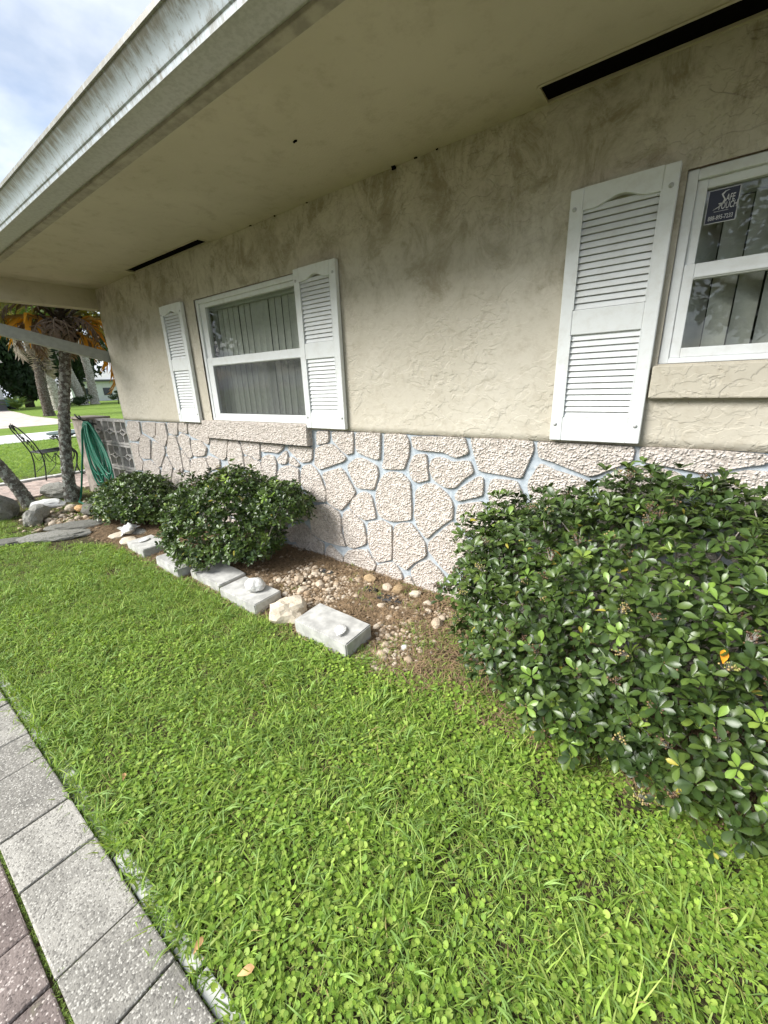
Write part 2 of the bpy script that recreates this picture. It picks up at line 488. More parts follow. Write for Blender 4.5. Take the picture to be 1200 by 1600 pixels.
mat_stucco(); mat_stone(); mat_mortar(); mat_soffit(); mat_gutter(); mat_white(); mat_glass()
mat_leafy('shrub_leaf', 0.34, 0.5, 0.10)
mat_leafy('grass_leaf', 0.55, 0.25, 0.30, inst=True)
mat_leafy('far_leaf', 0.6, 0.3, 0.2, inst=True)
mat_leafy('frond_leaf', 0.6, 0.25, 0.2)
mat_paver('grey_paver', (0.25, 0.236, 0.208), (0.43, 0.41, 0.365), (0.50, 0.48, 0.43), 0.22)
mat_paver('red_paver', (0.165, 0.130, 0.118), (0.25, 0.205, 0.185), (0.52, 0.46, 0.42), 0.13)
mat_ground(); mat_mulch()
mat_rock('pebble', (0.44, 0.33, 0.22), (0.68, 0.60, 0.49), (0.36, 0.24, 0.14), 14)
mat_rock('limestone', (0.62, 0.53, 0.40), (0.70, 0.64, 0.54), (0.47, 0.36, 0.23), 11, False)
mat_rock('grey_rock', (0.16, 0.155, 0.135), (0.37, 0.36, 0.325), (0.10, 0.105, 0.07), 11)
mat_rock('white_shell', (0.80, 0.80, 0.78), (0.74, 0.73, 0.70), (0.58, 0.56, 0.52), 25, False)
mat_bark('palm_bark', (0.085, 0.075, 0.062), (0.22, 0.205, 0.175), (0.44, 0.46, 0.41), 16)
mat_bark('pale_bark', (0.20, 0.18, 0.15), (0.42, 0.39, 0.34), (0.5, 0.48, 0.43), 5)
mat_bark('dark_bark', (0.05, 0.04, 0.03), (0.11, 0.09, 0.07), (0.16, 0.15, 0.13), 8)
simple('concrete', (0.45, 0.445, 0.42), 0.9, 0.22, 16, 0.3, 0.003)
simple('screen_block', (0.47, 0.45, 0.42), 0.95, 0.25, 16, 0.4, 0.004)
simple('pilaster', (0.27, 0.235, 0.20), 0.95, 0.35, 12, 0.5, 0.008)
simple('pale_concrete', (0.60, 0.58, 0.54), 0.9, 0.12, 12, 0.3, 0.003)
simple('brick_path', (0.42, 0.33, 0.28), 0.9, 0.25, 7, 0.3, 0.004)
simple('sidewalk', (0.62, 0.61, 0.60), 0.9, 0.06, 2, 0.1, 0.003)
simple('driveway', (0.52, 0.45, 0.39), 0.9, 0.22, 2.2, 0.2, 0.004)
simple('iron', (0.018, 0.022, 0.020), 0.5, 0.3, 60, 0.2, 0.002, 0.4)
simple('black_plastic', (0.012, 0.012, 0.013), 0.6, 0.3, 40, 0.3, 0.004)
simple('hose_green', (0.012, 0.165, 0.095), 0.42, 0.25, 22, 0.1, 0.002, 0.5)
simple('downspout', (0.36, 0.37, 0.34), 0.5, 0.10, 20, 0.08, 0.002)
simple('fascia', (0.33, 0.30, 0.23), 0.85, 0.22, 14, 0.3, 0.004)
simple('slot_dark', (0.006, 0.0055, 0.005), 1.0, 0.2, 60, 0.2, 0.002, 0.0)
simple('blind', (0.66, 0.655, 0.60), 0.7, 0.05, 40, 0.1, 0.001)
simple('interior', (0.10, 0.095, 0.085), 0.9, 0.1, 4, 0.1, 0.002)
simple('reveal', (0.33, 0.27, 0.20), 0.95, 0.25, 25, 0.5, 0.005)
simple('screw', (0.50, 0.51, 0.50), 0.5, 0.1, 60, 0.1, 0.001)
simple('shingle', (0.20, 0.185, 0.165), 0.95, 0.2, 12, 0.4, 0.006)
simple('sticker_navy', (0.012, 0.014, 0.032), 0.35, 0.05, 20, 0.0, 0.001)
simple('sticker_ink', (0.62, 0.62, 0.62), 0.5, 0.05, 20, 0.0, 0.001)
simple('siding', (0.58, 0.58, 0.57), 0.7, 0.06, 3, 0.1, 0.002)
simple('dark_siding', (0.13, 0.13, 0.14), 0.8, 0.1, 3, 0.1, 0.002)
simple('white_wall', (0.74, 0.75, 0.75), 0.8, 0.04, 2, 0.05, 0.002)
simple('car_paint', (0.10, 0.25, 0.27), 0.3, 0.04, 4, 0.0, 0.001, 0.5)
simple('rubber', (0.02, 0.02, 0.02), 0.8, 0.1, 20, 0.1, 0.002)
simple('car_glass', (0.03, 0.04, 0.045), 0.1, 0.05, 5, 0.0, 0.001, 0.6)
simple('twig', (0.30, 0.27, 0.23), 0.9, 0.3, 60, 0.4, 0.003)
simple('needle', (0.27, 0.185, 0.105), 0.9, 0.35, 30, 0.2, 0.002)
simple('dry_leaf', (0.55, 0.33, 0.14), 0.7, 0.25, 50, 0.2, 0.002)
simple('orange_leaf', (0.80, 0.33, 0.02), 0.5, 0.15, 60, 0.1, 0.002)
simple('yellow_leaf', (0.62, 0.62, 0.04), 0.5, 0.15, 60, 0.1, 0.002)
simple('edging', (0.58, 0.58, 0.55), 0.85, 0.10, 30, 0.3, 0.003)
simple('pipe_blue', (0.33, 0.42, 0.50), 0.5, 0.1, 20, 0.1, 0.002)

# ------------------------------------------------------------------ the ground sheet
g = 420.0
ground = obj('ground', mesh('ground', [(-g, -g, 0), (g, -g, 0), (g, g, 0), (-g, g, 0)], [(0, 1, 2, 3)], M['ground']))
tag(ground, 'soil and far lawn the house stands on', 'ground', kind='structure')

# ------------------------------------------------------------------ the house
HX0, HX1, HD = -5.30, 2.30, 6.0
house = empty('house', (0, 0, 0))
tag(house, 'beige stucco single-storey house with stone-faced base, white shutters and wide eave', 'house')

def rects_minus(x0, x1, z0, z1, holes):
    xs = sorted({x0, x1, *[h[0] for h in holes], *[h[1] for h in holes]})
    zs = sorted({z0, z1, *[h[2] for h in holes], *[h[3] for h in holes]})
    out = []
    for i in range(len(xs) - 1):
        for j in range(len(zs) - 1):
            cx, cz = (xs[i] + xs[i + 1]) / 2, (zs[j] + zs[j + 1]) / 2
            if not any(h[0] < cx < h[1] and h[2] < cz < h[3] for h in holes):
                out.append((xs[i], xs[i + 1], zs[j], zs[j + 1]))
    return out

# window openings (x0, x1, z0, z1)
WL = (-3.455, -2.10, 1.085, 2.055)
WR = (-0.14, 0.82, 1.382, 2.038)
FY = -0.014                                   # face of the stucco
def stucco_sheet():
    """front wall as a finely cut sheet, so its face can waver like hand-trowelled stucco"""
    V, F, idx = [], [], {}
    holes = [WL, WR]
    xs = sorted(set([round(v, 4) for v in np.linspace(HX0, HX1, 130)] + [WL[0], WL[1], WR[0], WR[1]]))
    zs = sorted(set([round(v, 4) for v in np.linspace(1.048, 2.43, 26)] + [WL[2], WL[3], WR[2], WR[3]]))
    def vid(i, j):
        if (i, j) not in idx:
            x, z = xs[i], zs[j]
            y = FY + 0.004 * mnoise.noise((x * 1.7, z * 1.7, 3.1)) + 0.002 * mnoise.noise((x * 7, z * 7, 1.0))
            zz = z + (0.004 * mnoise.noise((x * 9, 0, 5)) if j == 0 else 0)
            idx[(i, j)] = len(V); V.append((x, y, zz))
        return idx[(i, j)]
    for i in range(len(xs) - 1):
        for j in range(len(zs) - 1):
            cx, cz = (xs[i] + xs[i + 1]) / 2, (zs[j] + zs[j + 1]) / 2
            if any(h[0] < cx < h[1] and h[2] < cz < h[3] for h in holes): continue
            F.append((vid(i, j), vid(i + 1, j), vid(i + 1, j + 1), vid(i, j + 1)))
    n0 = len(V)
    # lower lip
    lip = [idx[(i, 0)] for i in range(len(xs))]
    for k in lip: V.append((V[k][0], 0.0, V[k][2]))
    for q in range(len(lip) - 1): F.append((lip[q], n0 + q, n0 + q + 1, lip[q + 1]))
    return mesh('wall', V, F, M['stucco'], True)
obj('wall', stucco_sheet(), house)
mb = MB()
for (a, b, c, d) in rects_minus(HX0, HX1, -0.3, 2.43, [WL, WR]): mb.box((a, 0.004, c), (b, 0.16, d))
mb.build('wall_core', M['reveal'], house)
mb = MB()
mb.box((HX0, 0.16, -0.3), (HX0 + 0.16, HD, 2.43)); mb.box((HX1 - 0.16, 0.16, -0.3), (HX1, HD, 2.43)); mb.box((HX0, HD, -0.3), (HX1, HD + 0.16, 2.43))
mb.box((HX0, FY, 1.05), (HX0 + 0.004, 0.004, 2.43))
mb.build('end_wall', M['stucco'], house)
MB().box((HX0 + 0.16, 0.16, 0.30), (HX1 - 0.16, HD, 0.32)).build('interior_floor', M['interior'], house)
mb = MB(); mb.box((HX0 + 0.161, 0.9, 0.32), (HX1 - 0.161, 0.92, 2.42)); mb.box((-1.4, 0.16, 0.32), (-1.38, 0.9, 2.42))
mb.build('interior_wall', M['interior'], house)

# stone facing: recessed painted joint sheet and separate proud stones
facing = MB().box((HX0, -0.006, -0.3), (HX1, 0.003, 1.047)).build('stone_facing', M['mortar'], house)
facing['label'] = 'irregular stone facing with blue-grey joints along the wall base'
STONES = [
 [(-2.145,0.935),(-2.052,0.956),(-2.027,0.972),(-2.017,1.043),(-2.138,1.038)],
 [(-1.987,0.978),(-1.913,0.912),(-1.861,0.886),(-1.805,0.901),(-1.793,1.044),(-1.991,1.040)],
 [(-1.774,0.932),(-1.759,0.907),(-1.634,0.877),(-1.581,0.878),(-1.564,1.046),(-1.768,1.042)],
 [(-1.541,0.898),(-1.564,0.830),(-1.549,0.818),(-1.391,0.829),(-1.378,0.871),(-1.353,0.926),(-1.348,0.991),(-1.370,1.045),(-1.535,1.045)],
 [(-2.190,0.790),(-2.144,0.756),(-1.905,0.834),(-1.868,0.863),(-1.990,0.948),(-2.053,0.948),(-2.164,0.914)],
 [(-1.860,0.785),(-1.805,0.677),(-1.777,0.661),(-1.641,0.667),(-1.597,0.767),(-1.601,0.831),(-1.725,0.870),(-1.781,0.870),(-1.862,0.815)],
 [(-2.084,0.660),(-2.088,0.520),(-2.052,0.496),(-1.953,0.470),(-1.820,0.597),(-1.803,0.631),(-1.896,0.766),(-1.934,0.789),(-2.097,0.739),(-2.116,0.713)],
 [(-2.358,0.620),(-2.323,0.572),(-2.238,0.498),(-2.111,0.512),(-2.092,0.585),(-2.135,0.695),(-2.183,0.754),(-2.236,0.786),(-2.320,0.766),(-2.344,0.723)],
 [(-1.562,0.772),(-1.602,0.707),(-1.627,0.633),(-1.622,0.529),(-1.581,0.472),(-1.485,0.466),(-1.343,0.504),(-1.341,0.599),(-1.348,0.753),(-1.409,0.800),(-1.509,0.803)],
 [(-1.809,0.462),(-1.734,0.431),(-1.630,0.468),(-1.647,0.562),(-1.666,0.618),(-1.721,0.643),(-1.780,0.617),(-1.836,0.572),(-1.871,0.509)],
 [(-1.325,0.973),(-1.288,0.958),(-1.114,0.955),(-1.066,0.937),(-1.036,0.930),(-0.958,0.957),(-0.965,0.995),(-0.983,1.046),(-1.336,1.037)],
 [(-1.350,0.806),(-1.329,0.767),(-1.305,0.753),(-1.221,0.779),(-1.215,0.793),(-1.225,0.871),(-1.228,0.935),(-1.311,0.929),(-1.338,0.894),(-1.351,0.833)],
 [(-1.207,0.840),(-1.184,0.790),(-1.105,0.747),(-1.042,0.751),(-0.976,0.819),(-0.922,0.855),(-0.947,0.919),(-1.005,0.914),(-1.059,0.898),(-1.093,0.914),(-1.142,0.925),(-1.192,0.912),(-1.206,0.879)],
 [(-1.030,0.675),(-0.960,0.695),(-0.865,0.730),(-0.865,0.831),(-0.899,0.836),(-0.950,0.797),(-1.002,0.759),(-1.038,0.710)],
 [(-0.925,0.957),(-0.896,0.866),(-0.757,0.859),(-0.667,0.851),(-0.651,0.863),(-0.609,0.992),(-0.613,1.046),(-0.951,1.046)],
 [(-0.801,0.586),(-0.641,0.615),(-0.624,0.707),(-0.652,0.784),(-0.679,0.832),(-0.794,0.830),(-0.820,0.824),(-0.839,0.760)],
 [(-1.312,0.624),(-1.318,0.525),(-1.300,0.468),(-1.248,0.408),(-1.224,0.400),(-1.155,0.473),(-1.094,0.531),(-1.051,0.558),(-1.048,0.643),(-1.070,0.691),(-1.139,0.741),(-1.192,0.759),(-1.250,0.748),(-1.311,0.700)],
 [(-1.026,0.563),(-0.979,0.499),(-0.933,0.483),(-0.835,0.503),(-0.800,0.568),(-0.870,0.693),(-1.019,0.651)],
 [(-0.918,0.385),(-0.961,0.321),(-0.976,0.236),(-0.937,0.203),(-0.823,0.242),(-0.811,0.401)],
 [(-1.120,0.048),(-1.167,-0.061),(-0.961,0.005),(-1.022,0.153),(-1.075,0.121)],
 [(-1.486,0.320),(-1.495,0.175),(-1.390,0.133),(-1.330,0.200),(-1.247,0.262),(-1.231,0.292),(-1.246,0.370),(-1.294,0.427),(-1.350,0.479),(-1.425,0.465),(-1.477,0.437)],
 [(-1.219,0.317),(-1.106,0.211),(-1.061,0.189),(-0.996,0.232),(-0.977,0.323),(-0.937,0.394),(-0.945,0.434),(-1.031,0.526),(-1.052,0.539),(-1.215,0.377)],
 [(-1.331,0.081),(-1.290,0.013),(-1.257,-0.001),(-1.199,-0.008),(-1.151,0.046),(-1.090,0.155),(-1.152,0.214),(-1.215,0.251),(-1.305,0.199),(-1.356,0.138)],
 [(-1.367,-0.018),(-1.299,0.003),(-1.332,0.049),(-1.357,0.090),(-1.391,0.089),(-1.428,0.022)],
 [(-2.294,0.323),(-2.284,0.225),(-2.170,0.185),(-2.001,0.185),(-1.930,0.192),(-1.968,0.304),(-1.962,0.398),(-1.976,0.454),(-2.113,0.495),(-2.237,0.464),(-2.266,0.416)],
 [(-1.949,0.375),(-1.938,0.285),(-1.919,0.199),(-1.857,0.187),(-1.736,0.251),(-1.726,0.294),(-1.746,0.404),(-1.774,0.423),(-1.879,0.494),(-1.934,0.453)],
 [(-1.714,0.329),(-1.707,0.249),(-1.664,0.151),(-1.636,0.133),(-1.508,0.180),(-1.499,0.433),(-1.601,0.457),(-1.702,0.419)],
 [(-2.496,0.107),(-2.468,0.075),(-2.372,0.029),(-2.187,0.040),(-2.166,0.123),(-2.172,0.166),(-2.264,0.193),(-2.317,0.255),(-2.385,0.302),(-2.446,0.268)],
 [(-2.169,0.039),(-2.131,0.011),(-1.970,0.042),(-1.976,0.103),(-2.018,0.120),(-2.092,0.166),(-2.141,0.137)],
 [(-1.965,0.034),(-1.910,-0.024),(-1.720,0.026),(-1.669,0.066),(-1.647,0.113),(-1.693,0.161),(-1.729,0.211),(-1.906,0.163),(-1.953,0.117)],
 [(-1.660,0.042),(-1.483,-0.002),(-1.428,0.047),(-1.426,0.096),(-1.461,0.136),(-1.514,0.163),(-1.637,0.107)],
 [(-2.618,0.140),(-2.559,0.089),(-2.503,0.106),(-2.445,0.278),(-2.631,0.186)],
 [(-2.769,0.080),(-2.681,0.093),(-2.641,0.126),(-2.666,0.180),(-2.754,0.163)],
 [(-3.298,0.786),(-3.304,0.698),(-3.260,0.648),(-3.065,0.681),(-3.075,0.755),(-3.069,0.849),(-3.112,0.924),(-3.250,0.908)],
 [(-3.059,0.858),(-3.048,0.809),(-2.960,0.801),(-2.892,0.774),(-2.831,0.779),(-2.812,0.922),(-3.074,0.922)],
 [(-2.800,0.844),(-2.669,0.853),(-2.605,0.844),(-2.534,0.883),(-2.516,0.917),(-2.785,0.919)],
 [(-2.465,0.887),(-2.383,0.827),(-2.328,0.794),(-2.239,0.806),(-2.206,0.841),(-2.199,0.920),(-2.454,0.913)],
 [(-2.594,0.759),(-2.515,0.768),(-2.484,0.802),(-2.479,0.853),(-2.498,0.873),(-2.613,0.801)],
 [(-2.471,0.770),(-2.381,0.754),(-2.349,0.772),(-2.419,0.824),(-2.461,0.829)],
 [(-2.826,0.748),(-2.814,0.668),(-2.795,0.550),(-2.682,0.563),(-2.661,0.638),(-2.625,0.765),(-2.649,0.815),(-2.728,0.827),(-2.803,0.795)],
 [(-3.048,0.673),(-3.032,0.541),(-2.817,0.584),(-2.805,0.641),(-2.839,0.756),(-2.923,0.767),(-2.990,0.799),(-3.053,0.785)],
 [(-2.638,0.641),(-2.630,0.552),(-2.504,0.523),(-2.382,0.582),(-2.372,0.737),(-2.467,0.757),(-2.558,0.741),(-2.616,0.705)],
 [(-2.490,0.444),(-2.404,0.340),(-2.359,0.311),(-2.296,0.367),(-2.275,0.441),(-2.306,0.523),(-2.373,0.562),(-2.508,0.495)],
 [(-3.189,0.542),(-3.137,0.489),(-3.054,0.548),(-3.080,0.603),(-3.158,0.604)],
 [(-5.274,0.944),(-5.259,0.809),(-5.062,0.819),(-4.943,0.873),(-4.916,1.039),(-5.201,1.032)],
 [(-4.881,0.923),(-4.681,0.868),(-4.595,0.900),(-4.536,1.037),(-4.857,1.028)],
 [(-4.570,0.901),(-4.659,0.863),(-4.494,0.803),(-4.431,0.790),(-4.339,0.878),(-4.331,1.037),(-4.515,1.032)],
 [(-4.294,0.935),(-4.182,0.918),(-4.126,0.926),(-4.072,1.043),(-4.287,1.038)],
 [(-4.081,0.965),(-4.043,0.956),(-3.932,0.940),(-3.900,1.046),(-4.052,1.044)],
 [(-3.897,0.972),(-3.875,0.921),(-3.696,0.890),(-3.606,0.854),(-3.569,0.876),(-3.522,0.986),(-3.556,1.046),(-3.871,1.046)],
 [(-3.551,0.857),(-3.582,0.786),(-3.421,0.733),(-3.362,0.732),(-3.320,0.765),(-3.254,0.922),(-3.516,0.918)],
 [(-4.115,0.814),(-3.972,0.694),(-3.900,0.732),(-3.920,0.847),(-3.900,0.905),(-4.047,0.945),(-4.136,0.899)],
 [(-3.895,0.775),(-3.863,0.724),(-3.675,0.749),(-3.625,0.823),(-3.715,0.889),(-3.878,0.885)],
 [(-4.421,0.728),(-4.334,0.575),(-4.201,0.519),(-4.140,0.570),(-4.138,0.780),(-4.165,0.908),(-4.303,0.913)],
 [(-4.118,0.572),(-4.017,0.565),(-3.990,0.584),(-3.976,0.683),(-4.106,0.782)],
 [(-4.798,0.630),(-4.699,0.541),(-4.618,0.561),(-4.457,0.725),(-4.457,0.782),(-4.694,0.838)],
 [(-5.044,0.771),(-5.070,0.634),(-4.985,0.615),(-4.824,0.628),(-4.739,0.847),(-4.918,0.898)],
 [(-5.268,0.451),(-5.108,0.466),(-5.031,0.574),(-5.098,0.631),(-5.066,0.782),(-5.272,0.783)],
 [(-5.065,0.483),(-5.110,0.376),(-4.696,0.432),(-4.659,0.521),(-4.846,0.608),(-4.997,0.589)],
 [(-4.576,0.576),(-4.647,0.462),(-4.590,0.395),(-4.476,0.384),(-4.358,0.573),(-4.447,0.692)],
 [(-4.457,0.374),(-4.423,0.282),(-4.166,0.315),(-4.213,0.426),(-4.206,0.507),(-4.343,0.551)],
 [(-4.200,0.450),(-4.144,0.318),(-3.975,0.385),(-4.037,0.446),(-4.023,0.548),(-4.153,0.535)],
 [(-4.012,0.549),(-4.014,0.482),(-3.946,0.411),(-3.822,0.426),(-3.748,0.543),(-3.638,0.596),(-3.672,0.728),(-3.931,0.698)],
 [(-3.659,0.709),(-3.616,0.609),(-3.451,0.655),(-3.440,0.726),(-3.628,0.752)],
 [(-0.582,0.965),(-0.522,0.954),(-0.400,0.912),(-0.333,0.893),(-0.290,0.918),(-0.171,0.982),(-0.176,1.046),(-0.591,1.046)],
 [(-0.147,0.984),(-0.051,0.969),(-0.006,0.964),(0.082,0.950),(0.207,0.992),(0.266,1.006),(0.259,1.042),(0.010,1.046),(-0.152,1.046)],
 [(-0.620,0.789),(-0.567,0.675),(-0.481,0.717),(-0.328,0.805),(-0.340,0.872),(-0.498,0.908),(-0.572,0.939),(-0.618,0.846)],
 [(-0.262,0.751),(-0.037,0.766),(0.039,0.863),(0.014,0.934),(-0.034,0.952),(-0.151,0.960),(-0.239,0.928),(-0.302,0.865)],
 [(0.080,0.878),(0.232,0.814),(0.300,0.825),(0.328,0.926),(0.271,0.977),(0.210,0.976),(0.105,0.935),(0.070,0.895)],
 [(0.151,0.741),(0.316,0.735),(0.305,0.795),(0.280,0.764),(0.217,0.789),(0.123,0.829)],
 [(-3.593,-0.060),(-3.472,-0.060),(-3.418,0.166),(-3.445,0.193),(-3.531,0.196),(-3.630,0.109)],
 [(1.485,0.834),(1.560,0.720),(1.592,0.710),(1.653,0.749),(1.665,0.881),(1.600,0.942)],
 [(0.555,0.187),(0.560,0.223),(0.458,0.318),(0.382,0.291),(0.327,0.136),(0.407,0.110)],
 [(-4.076,-0.060),(-3.911,-0.060),(-3.874,0.135),(-4.045,0.204),(-4.118,0.110)],
 [(0.776,0.858),(0.786,0.811),(0.979,0.717),(1.014,0.766),(0.983,0.910),(0.897,0.950)],
 [(0.735,0.324),(0.587,0.221),(0.583,0.182),(0.665,0.073),(0.806,0.154),(0.761,0.320)],
 [(1.263,-0.060),(1.389,-0.060),(1.370,0.167),(1.206,0.131)],
 [(1.582,0.684),(1.553,0.692),(1.412,0.601),(1.421,0.512),(1.534,0.484),(1.609,0.562)],
 [(1.223,0.906),(1.225,0.801),(1.277,0.752),(1.411,0.848),(1.346,0.977)],
 [(0.664,-0.060),(0.876,-0.060),(0.864,0.109),(0.822,0.131),(0.674,0.047)],
 [(2.250,0.105),(2.250,0.355),(2.062,0.264),(2.045,0.195),(2.148,0.097)],
 [(-0.461,0.369),(-0.503,0.411),(-0.579,0.416),(-0.670,0.344),(-0.627,0.204),(-0.514,0.152)],
 [(1.417,-0.060),(1.464,-0.060),(1.602,0.141),(1.530,0.220),(1.422,0.213),(1.397,0.180)],
 [(-4.921,0.217),(-4.855,0.117),(-4.815,0.109),(-4.744,0.233),(-4.853,0.328)],
 [(0.338,0.557),(0.479,0.513),(0.530,0.684),(0.489,0.742),(0.367,0.694)],
 [(-3.455,0.413),(-3.599,0.388),(-3.615,0.344),(-3.529,0.224),(-3.451,0.221),(-3.422,0.389)],
 [(-5.089,0.335),(-5.236,0.424),(-5.252,0.421),(-5.290,0.404),(-5.290,0.232),(-5.159,0.160),(-5.126,0.167),(-5.076,0.225)],
 [(2.041,0.872),(1.873,0.904),(1.861,0.693),(1.878,0.671),(1.930,0.658),(2.081,0.801)],
 [(-3.040,0.118),(-2.989,0.238),(-2.999,0.259),(-3.170,0.288),(-3.232,0.168),(-3.184,0.092)],
 [(-2.932,-0.060),(-2.674,-0.060),(-2.681,0.008),(-2.818,0.079),(-2.929,-0.024)],
 [(0.506,0.470),(0.477,0.339),(0.576,0.246),(0.711,0.341),(0.621,0.456)],
 [(2.250,0.386),(2.250,0.498),(2.006,0.533),(1.955,0.387),(2.053,0.291)],
 [(-3.883,-0.060),(-3.622,-0.060),(-3.658,0.104),(-3.803,0.169),(-3.846,0.136)],
 [(-0.110,0.113),(-0.134,0.243),(-0.278,0.213),(-0.319,0.139),(-0.266,0.047)],
 [(0.848,0.550),(0.860,0.394),(0.963,0.383),(1.074,0.527),(0.983,0.633)],
 [(-4.371,-0.060),(-4.105,-0.060),(-4.145,0.102),(-4.234,0.125),(-4.375,0.011)],
 [(0.509,0.762),(0.553,0.700),(0.698,0.679),(0.760,0.804),(0.748,0.854),(0.699,0.882),(0.517,0.809)],
 [(1.781,-0.060),(1.930,-0.060),(1.951,0.137),(1.790,0.155),(1.738,0.111)],
 [(2.091,1.046),(1.869,1.046),(1.875,0.932),(2.040,0.900)],
 [(-0.498,0.666),(-0.520,0.665),(-0.610,0.635),(-0.630,0.566),(-0.574,0.444),(-0.505,0.440),(-0.435,0.569)],
 [(1.498,-0.060),(1.753,-0.060),(1.711,0.104),(1.626,0.126)],
 [(1.271,0.422),(1.302,0.419),(1.393,0.506),(1.384,0.601),(1.281,0.691),(1.151,0.526)],
 [(-0.281,0.241),(-0.132,0.272),(-0.120,0.294),(-0.187,0.451),(-0.367,0.356)],
 [(-5.210,-0.060),(-5.016,-0.060),(-5.006,0.013),(-5.123,0.139),(-5.150,0.133)],
 [(-3.493,0.605),(-3.548,0.603),(-3.607,0.586),(-3.626,0.575),(-3.664,0.540),(-3.601,0.416),(-3.467,0.439)],
 [(0.491,-0.060),(0.636,-0.060),(0.647,0.051),(0.564,0.161),(0.427,0.089)],
 [(-0.052,-0.060),(0.110,-0.060),(0.086,0.074),(-0.051,0.065)],
 [(2.250,0.527),(2.250,0.742),(2.103,0.783),(1.952,0.641),(2.005,0.561)],
 [(-0.146,0.720),(-0.197,0.730),(-0.255,0.728),(-0.311,0.593),(-0.182,0.488),(-0.115,0.558)],
 [(-4.598,0.116),(-4.643,0.240),(-4.717,0.224),(-4.791,0.094),(-4.708,-0.021)],
 [(1.528,0.457),(1.412,0.485),(1.325,0.403),(1.422,0.241),(1.527,0.248),(1.572,0.347)],
 [(-0.665,-0.060),(-0.549,-0.060),(-0.521,0.125),(-0.636,0.177),(-0.728,0.104)],
 [(-2.940,0.350),(-2.974,0.272),(-2.963,0.249),(-2.791,0.180),(-2.769,0.346),(-2.834,0.387)],
 [(0.495,1.046),(0.289,1.046),(0.290,1.021),(0.318,0.967),(0.361,0.929),(0.443,0.914)],
 [(1.531,0.712),(1.459,0.824),(1.433,0.828),(1.291,0.728),(1.398,0.626)],
 [(2.250,0.771),(2.250,1.046),(2.121,1.046),(2.065,0.886),(2.108,0.810)],
 [(-4.139,0.129),(-4.064,0.225),(-4.070,0.256),(-4.121,0.280),(-4.171,0.291),(-4.225,0.282),(-4.272,0.252),(-4.227,0.152)],
 [(2.017,0.200),(2.034,0.270),(1.934,0.369),(1.812,0.356),(1.800,0.182),(1.963,0.164)],
 [(-2.940,0.004),(-2.787,0.146),(-2.966,0.220),(-3.014,0.107)],
 [(0.120,0.676),(0.028,0.550),(0.087,0.483),(0.229,0.485),(0.254,0.523)],
 [(1.299,0.392),(1.272,0.394),(1.161,0.254),(1.196,0.157),(1.375,0.197),(1.398,0.228)],
 [(-0.931,-0.060),(-0.695,-0.060),(-0.755,0.097),(-0.799,0.107),(-0.936,-0.007)],
 [(1.263,0.727),(1.206,0.779),(1.037,0.751),(0.998,0.695),(1.000,0.656),(1.099,0.541),(1.125,0.539),(1.265,0.715)],
 [(0.630,1.046),(0.525,1.046),(0.467,0.900),(0.509,0.836),(0.682,0.905)],
 [(0.139,-0.060),(0.253,-0.060),(0.292,0.117),(0.169,0.148),(0.112,0.085)],
 [(-3.043,0.509),(-3.102,0.486),(-3.163,0.315),(-2.997,0.287),(-2.965,0.361)],
 [(1.597,0.334),(1.553,0.237),(1.627,0.154),(1.719,0.131),(1.771,0.176),(1.785,0.363)],
 [(0.373,0.317),(0.449,0.345),(0.480,0.483),(0.323,0.533),(0.281,0.514),(0.252,0.468),(0.262,0.404)],
 [(-3.256,0.611),(-3.309,0.662),(-3.345,0.685),(-3.467,0.620),(-3.438,0.435),(-3.403,0.410),(-3.342,0.426)],
 [(-2.606,0.481),(-2.614,0.492),(-2.650,0.515),(-2.721,0.535),(-2.787,0.527),(-2.812,0.513),(-2.818,0.410),(-2.752,0.368),(-2.638,0.411)],
 [(1.958,-0.060),(2.076,-0.060),(2.127,0.079),(2.028,0.173),(1.980,0.141)],
 [(-4.455,0.110),(-4.431,0.255),(-4.502,0.330),(-4.541,0.357),(-4.618,0.254),(-4.571,0.126)],
 [(-3.648,0.131),(-3.555,0.213),(-3.636,0.325),(-3.775,0.272),(-3.789,0.194)],
 [(-3.867,0.386),(-3.907,0.390),(-3.995,0.350),(-4.040,0.313),(-4.050,0.299),(-4.037,0.231),(-3.861,0.160),(-3.818,0.193),(-3.802,0.279)],
 [(1.693,0.875),(1.681,0.751),(1.834,0.707),(1.845,0.901)],
 [(-3.444,-0.060),(-3.222,-0.060),(-3.205,0.073),(-3.255,0.153),(-3.392,0.156)],
 [(1.011,0.913),(1.040,0.779),(1.197,0.806),(1.195,0.908),(1.117,0.975)],
 [(-4.988,-0.060),(-4.721,-0.060),(-4.816,0.081),(-4.860,0.089),(-4.978,0.009)],
 [(0.300,0.144),(0.354,0.297),(0.252,0.377),(0.151,0.238),(0.175,0.175)],
 [(0.373,0.898),(0.327,0.842),(0.323,0.819),(0.338,0.771),(0.375,0.727),(0.481,0.769),(0.489,0.816),(0.443,0.886)],
 [(0.064,0.466),(0.003,0.535),(-0.094,0.540),(-0.163,0.467),(-0.096,0.309),(0.008,0.324)],
 [(1.099,0.513),(0.987,0.368),(1.025,0.306),(1.140,0.273),(1.247,0.406),(1.126,0.511)],
 [(-0.096,0.280),(-0.108,0.258),(-0.081,0.112),(-0.060,0.092),(0.091,0.103),(0.148,0.167),(0.124,0.231),(0.015,0.296)],
 [(-4.386,0.037),(-4.254,0.144),(-4.310,0.268),(-4.328,0.270),(-4.386,0.262),(-4.402,0.255),(-4.429,0.097)],
 [(0.645,0.470),(0.739,0.351),(0.769,0.348),(0.832,0.388),(0.820,0.549),(0.728,0.597)],
 [(1.577,1.046),(1.381,1.046),(1.367,0.998),(1.439,0.856),(1.463,0.852),(1.586,0.967)],
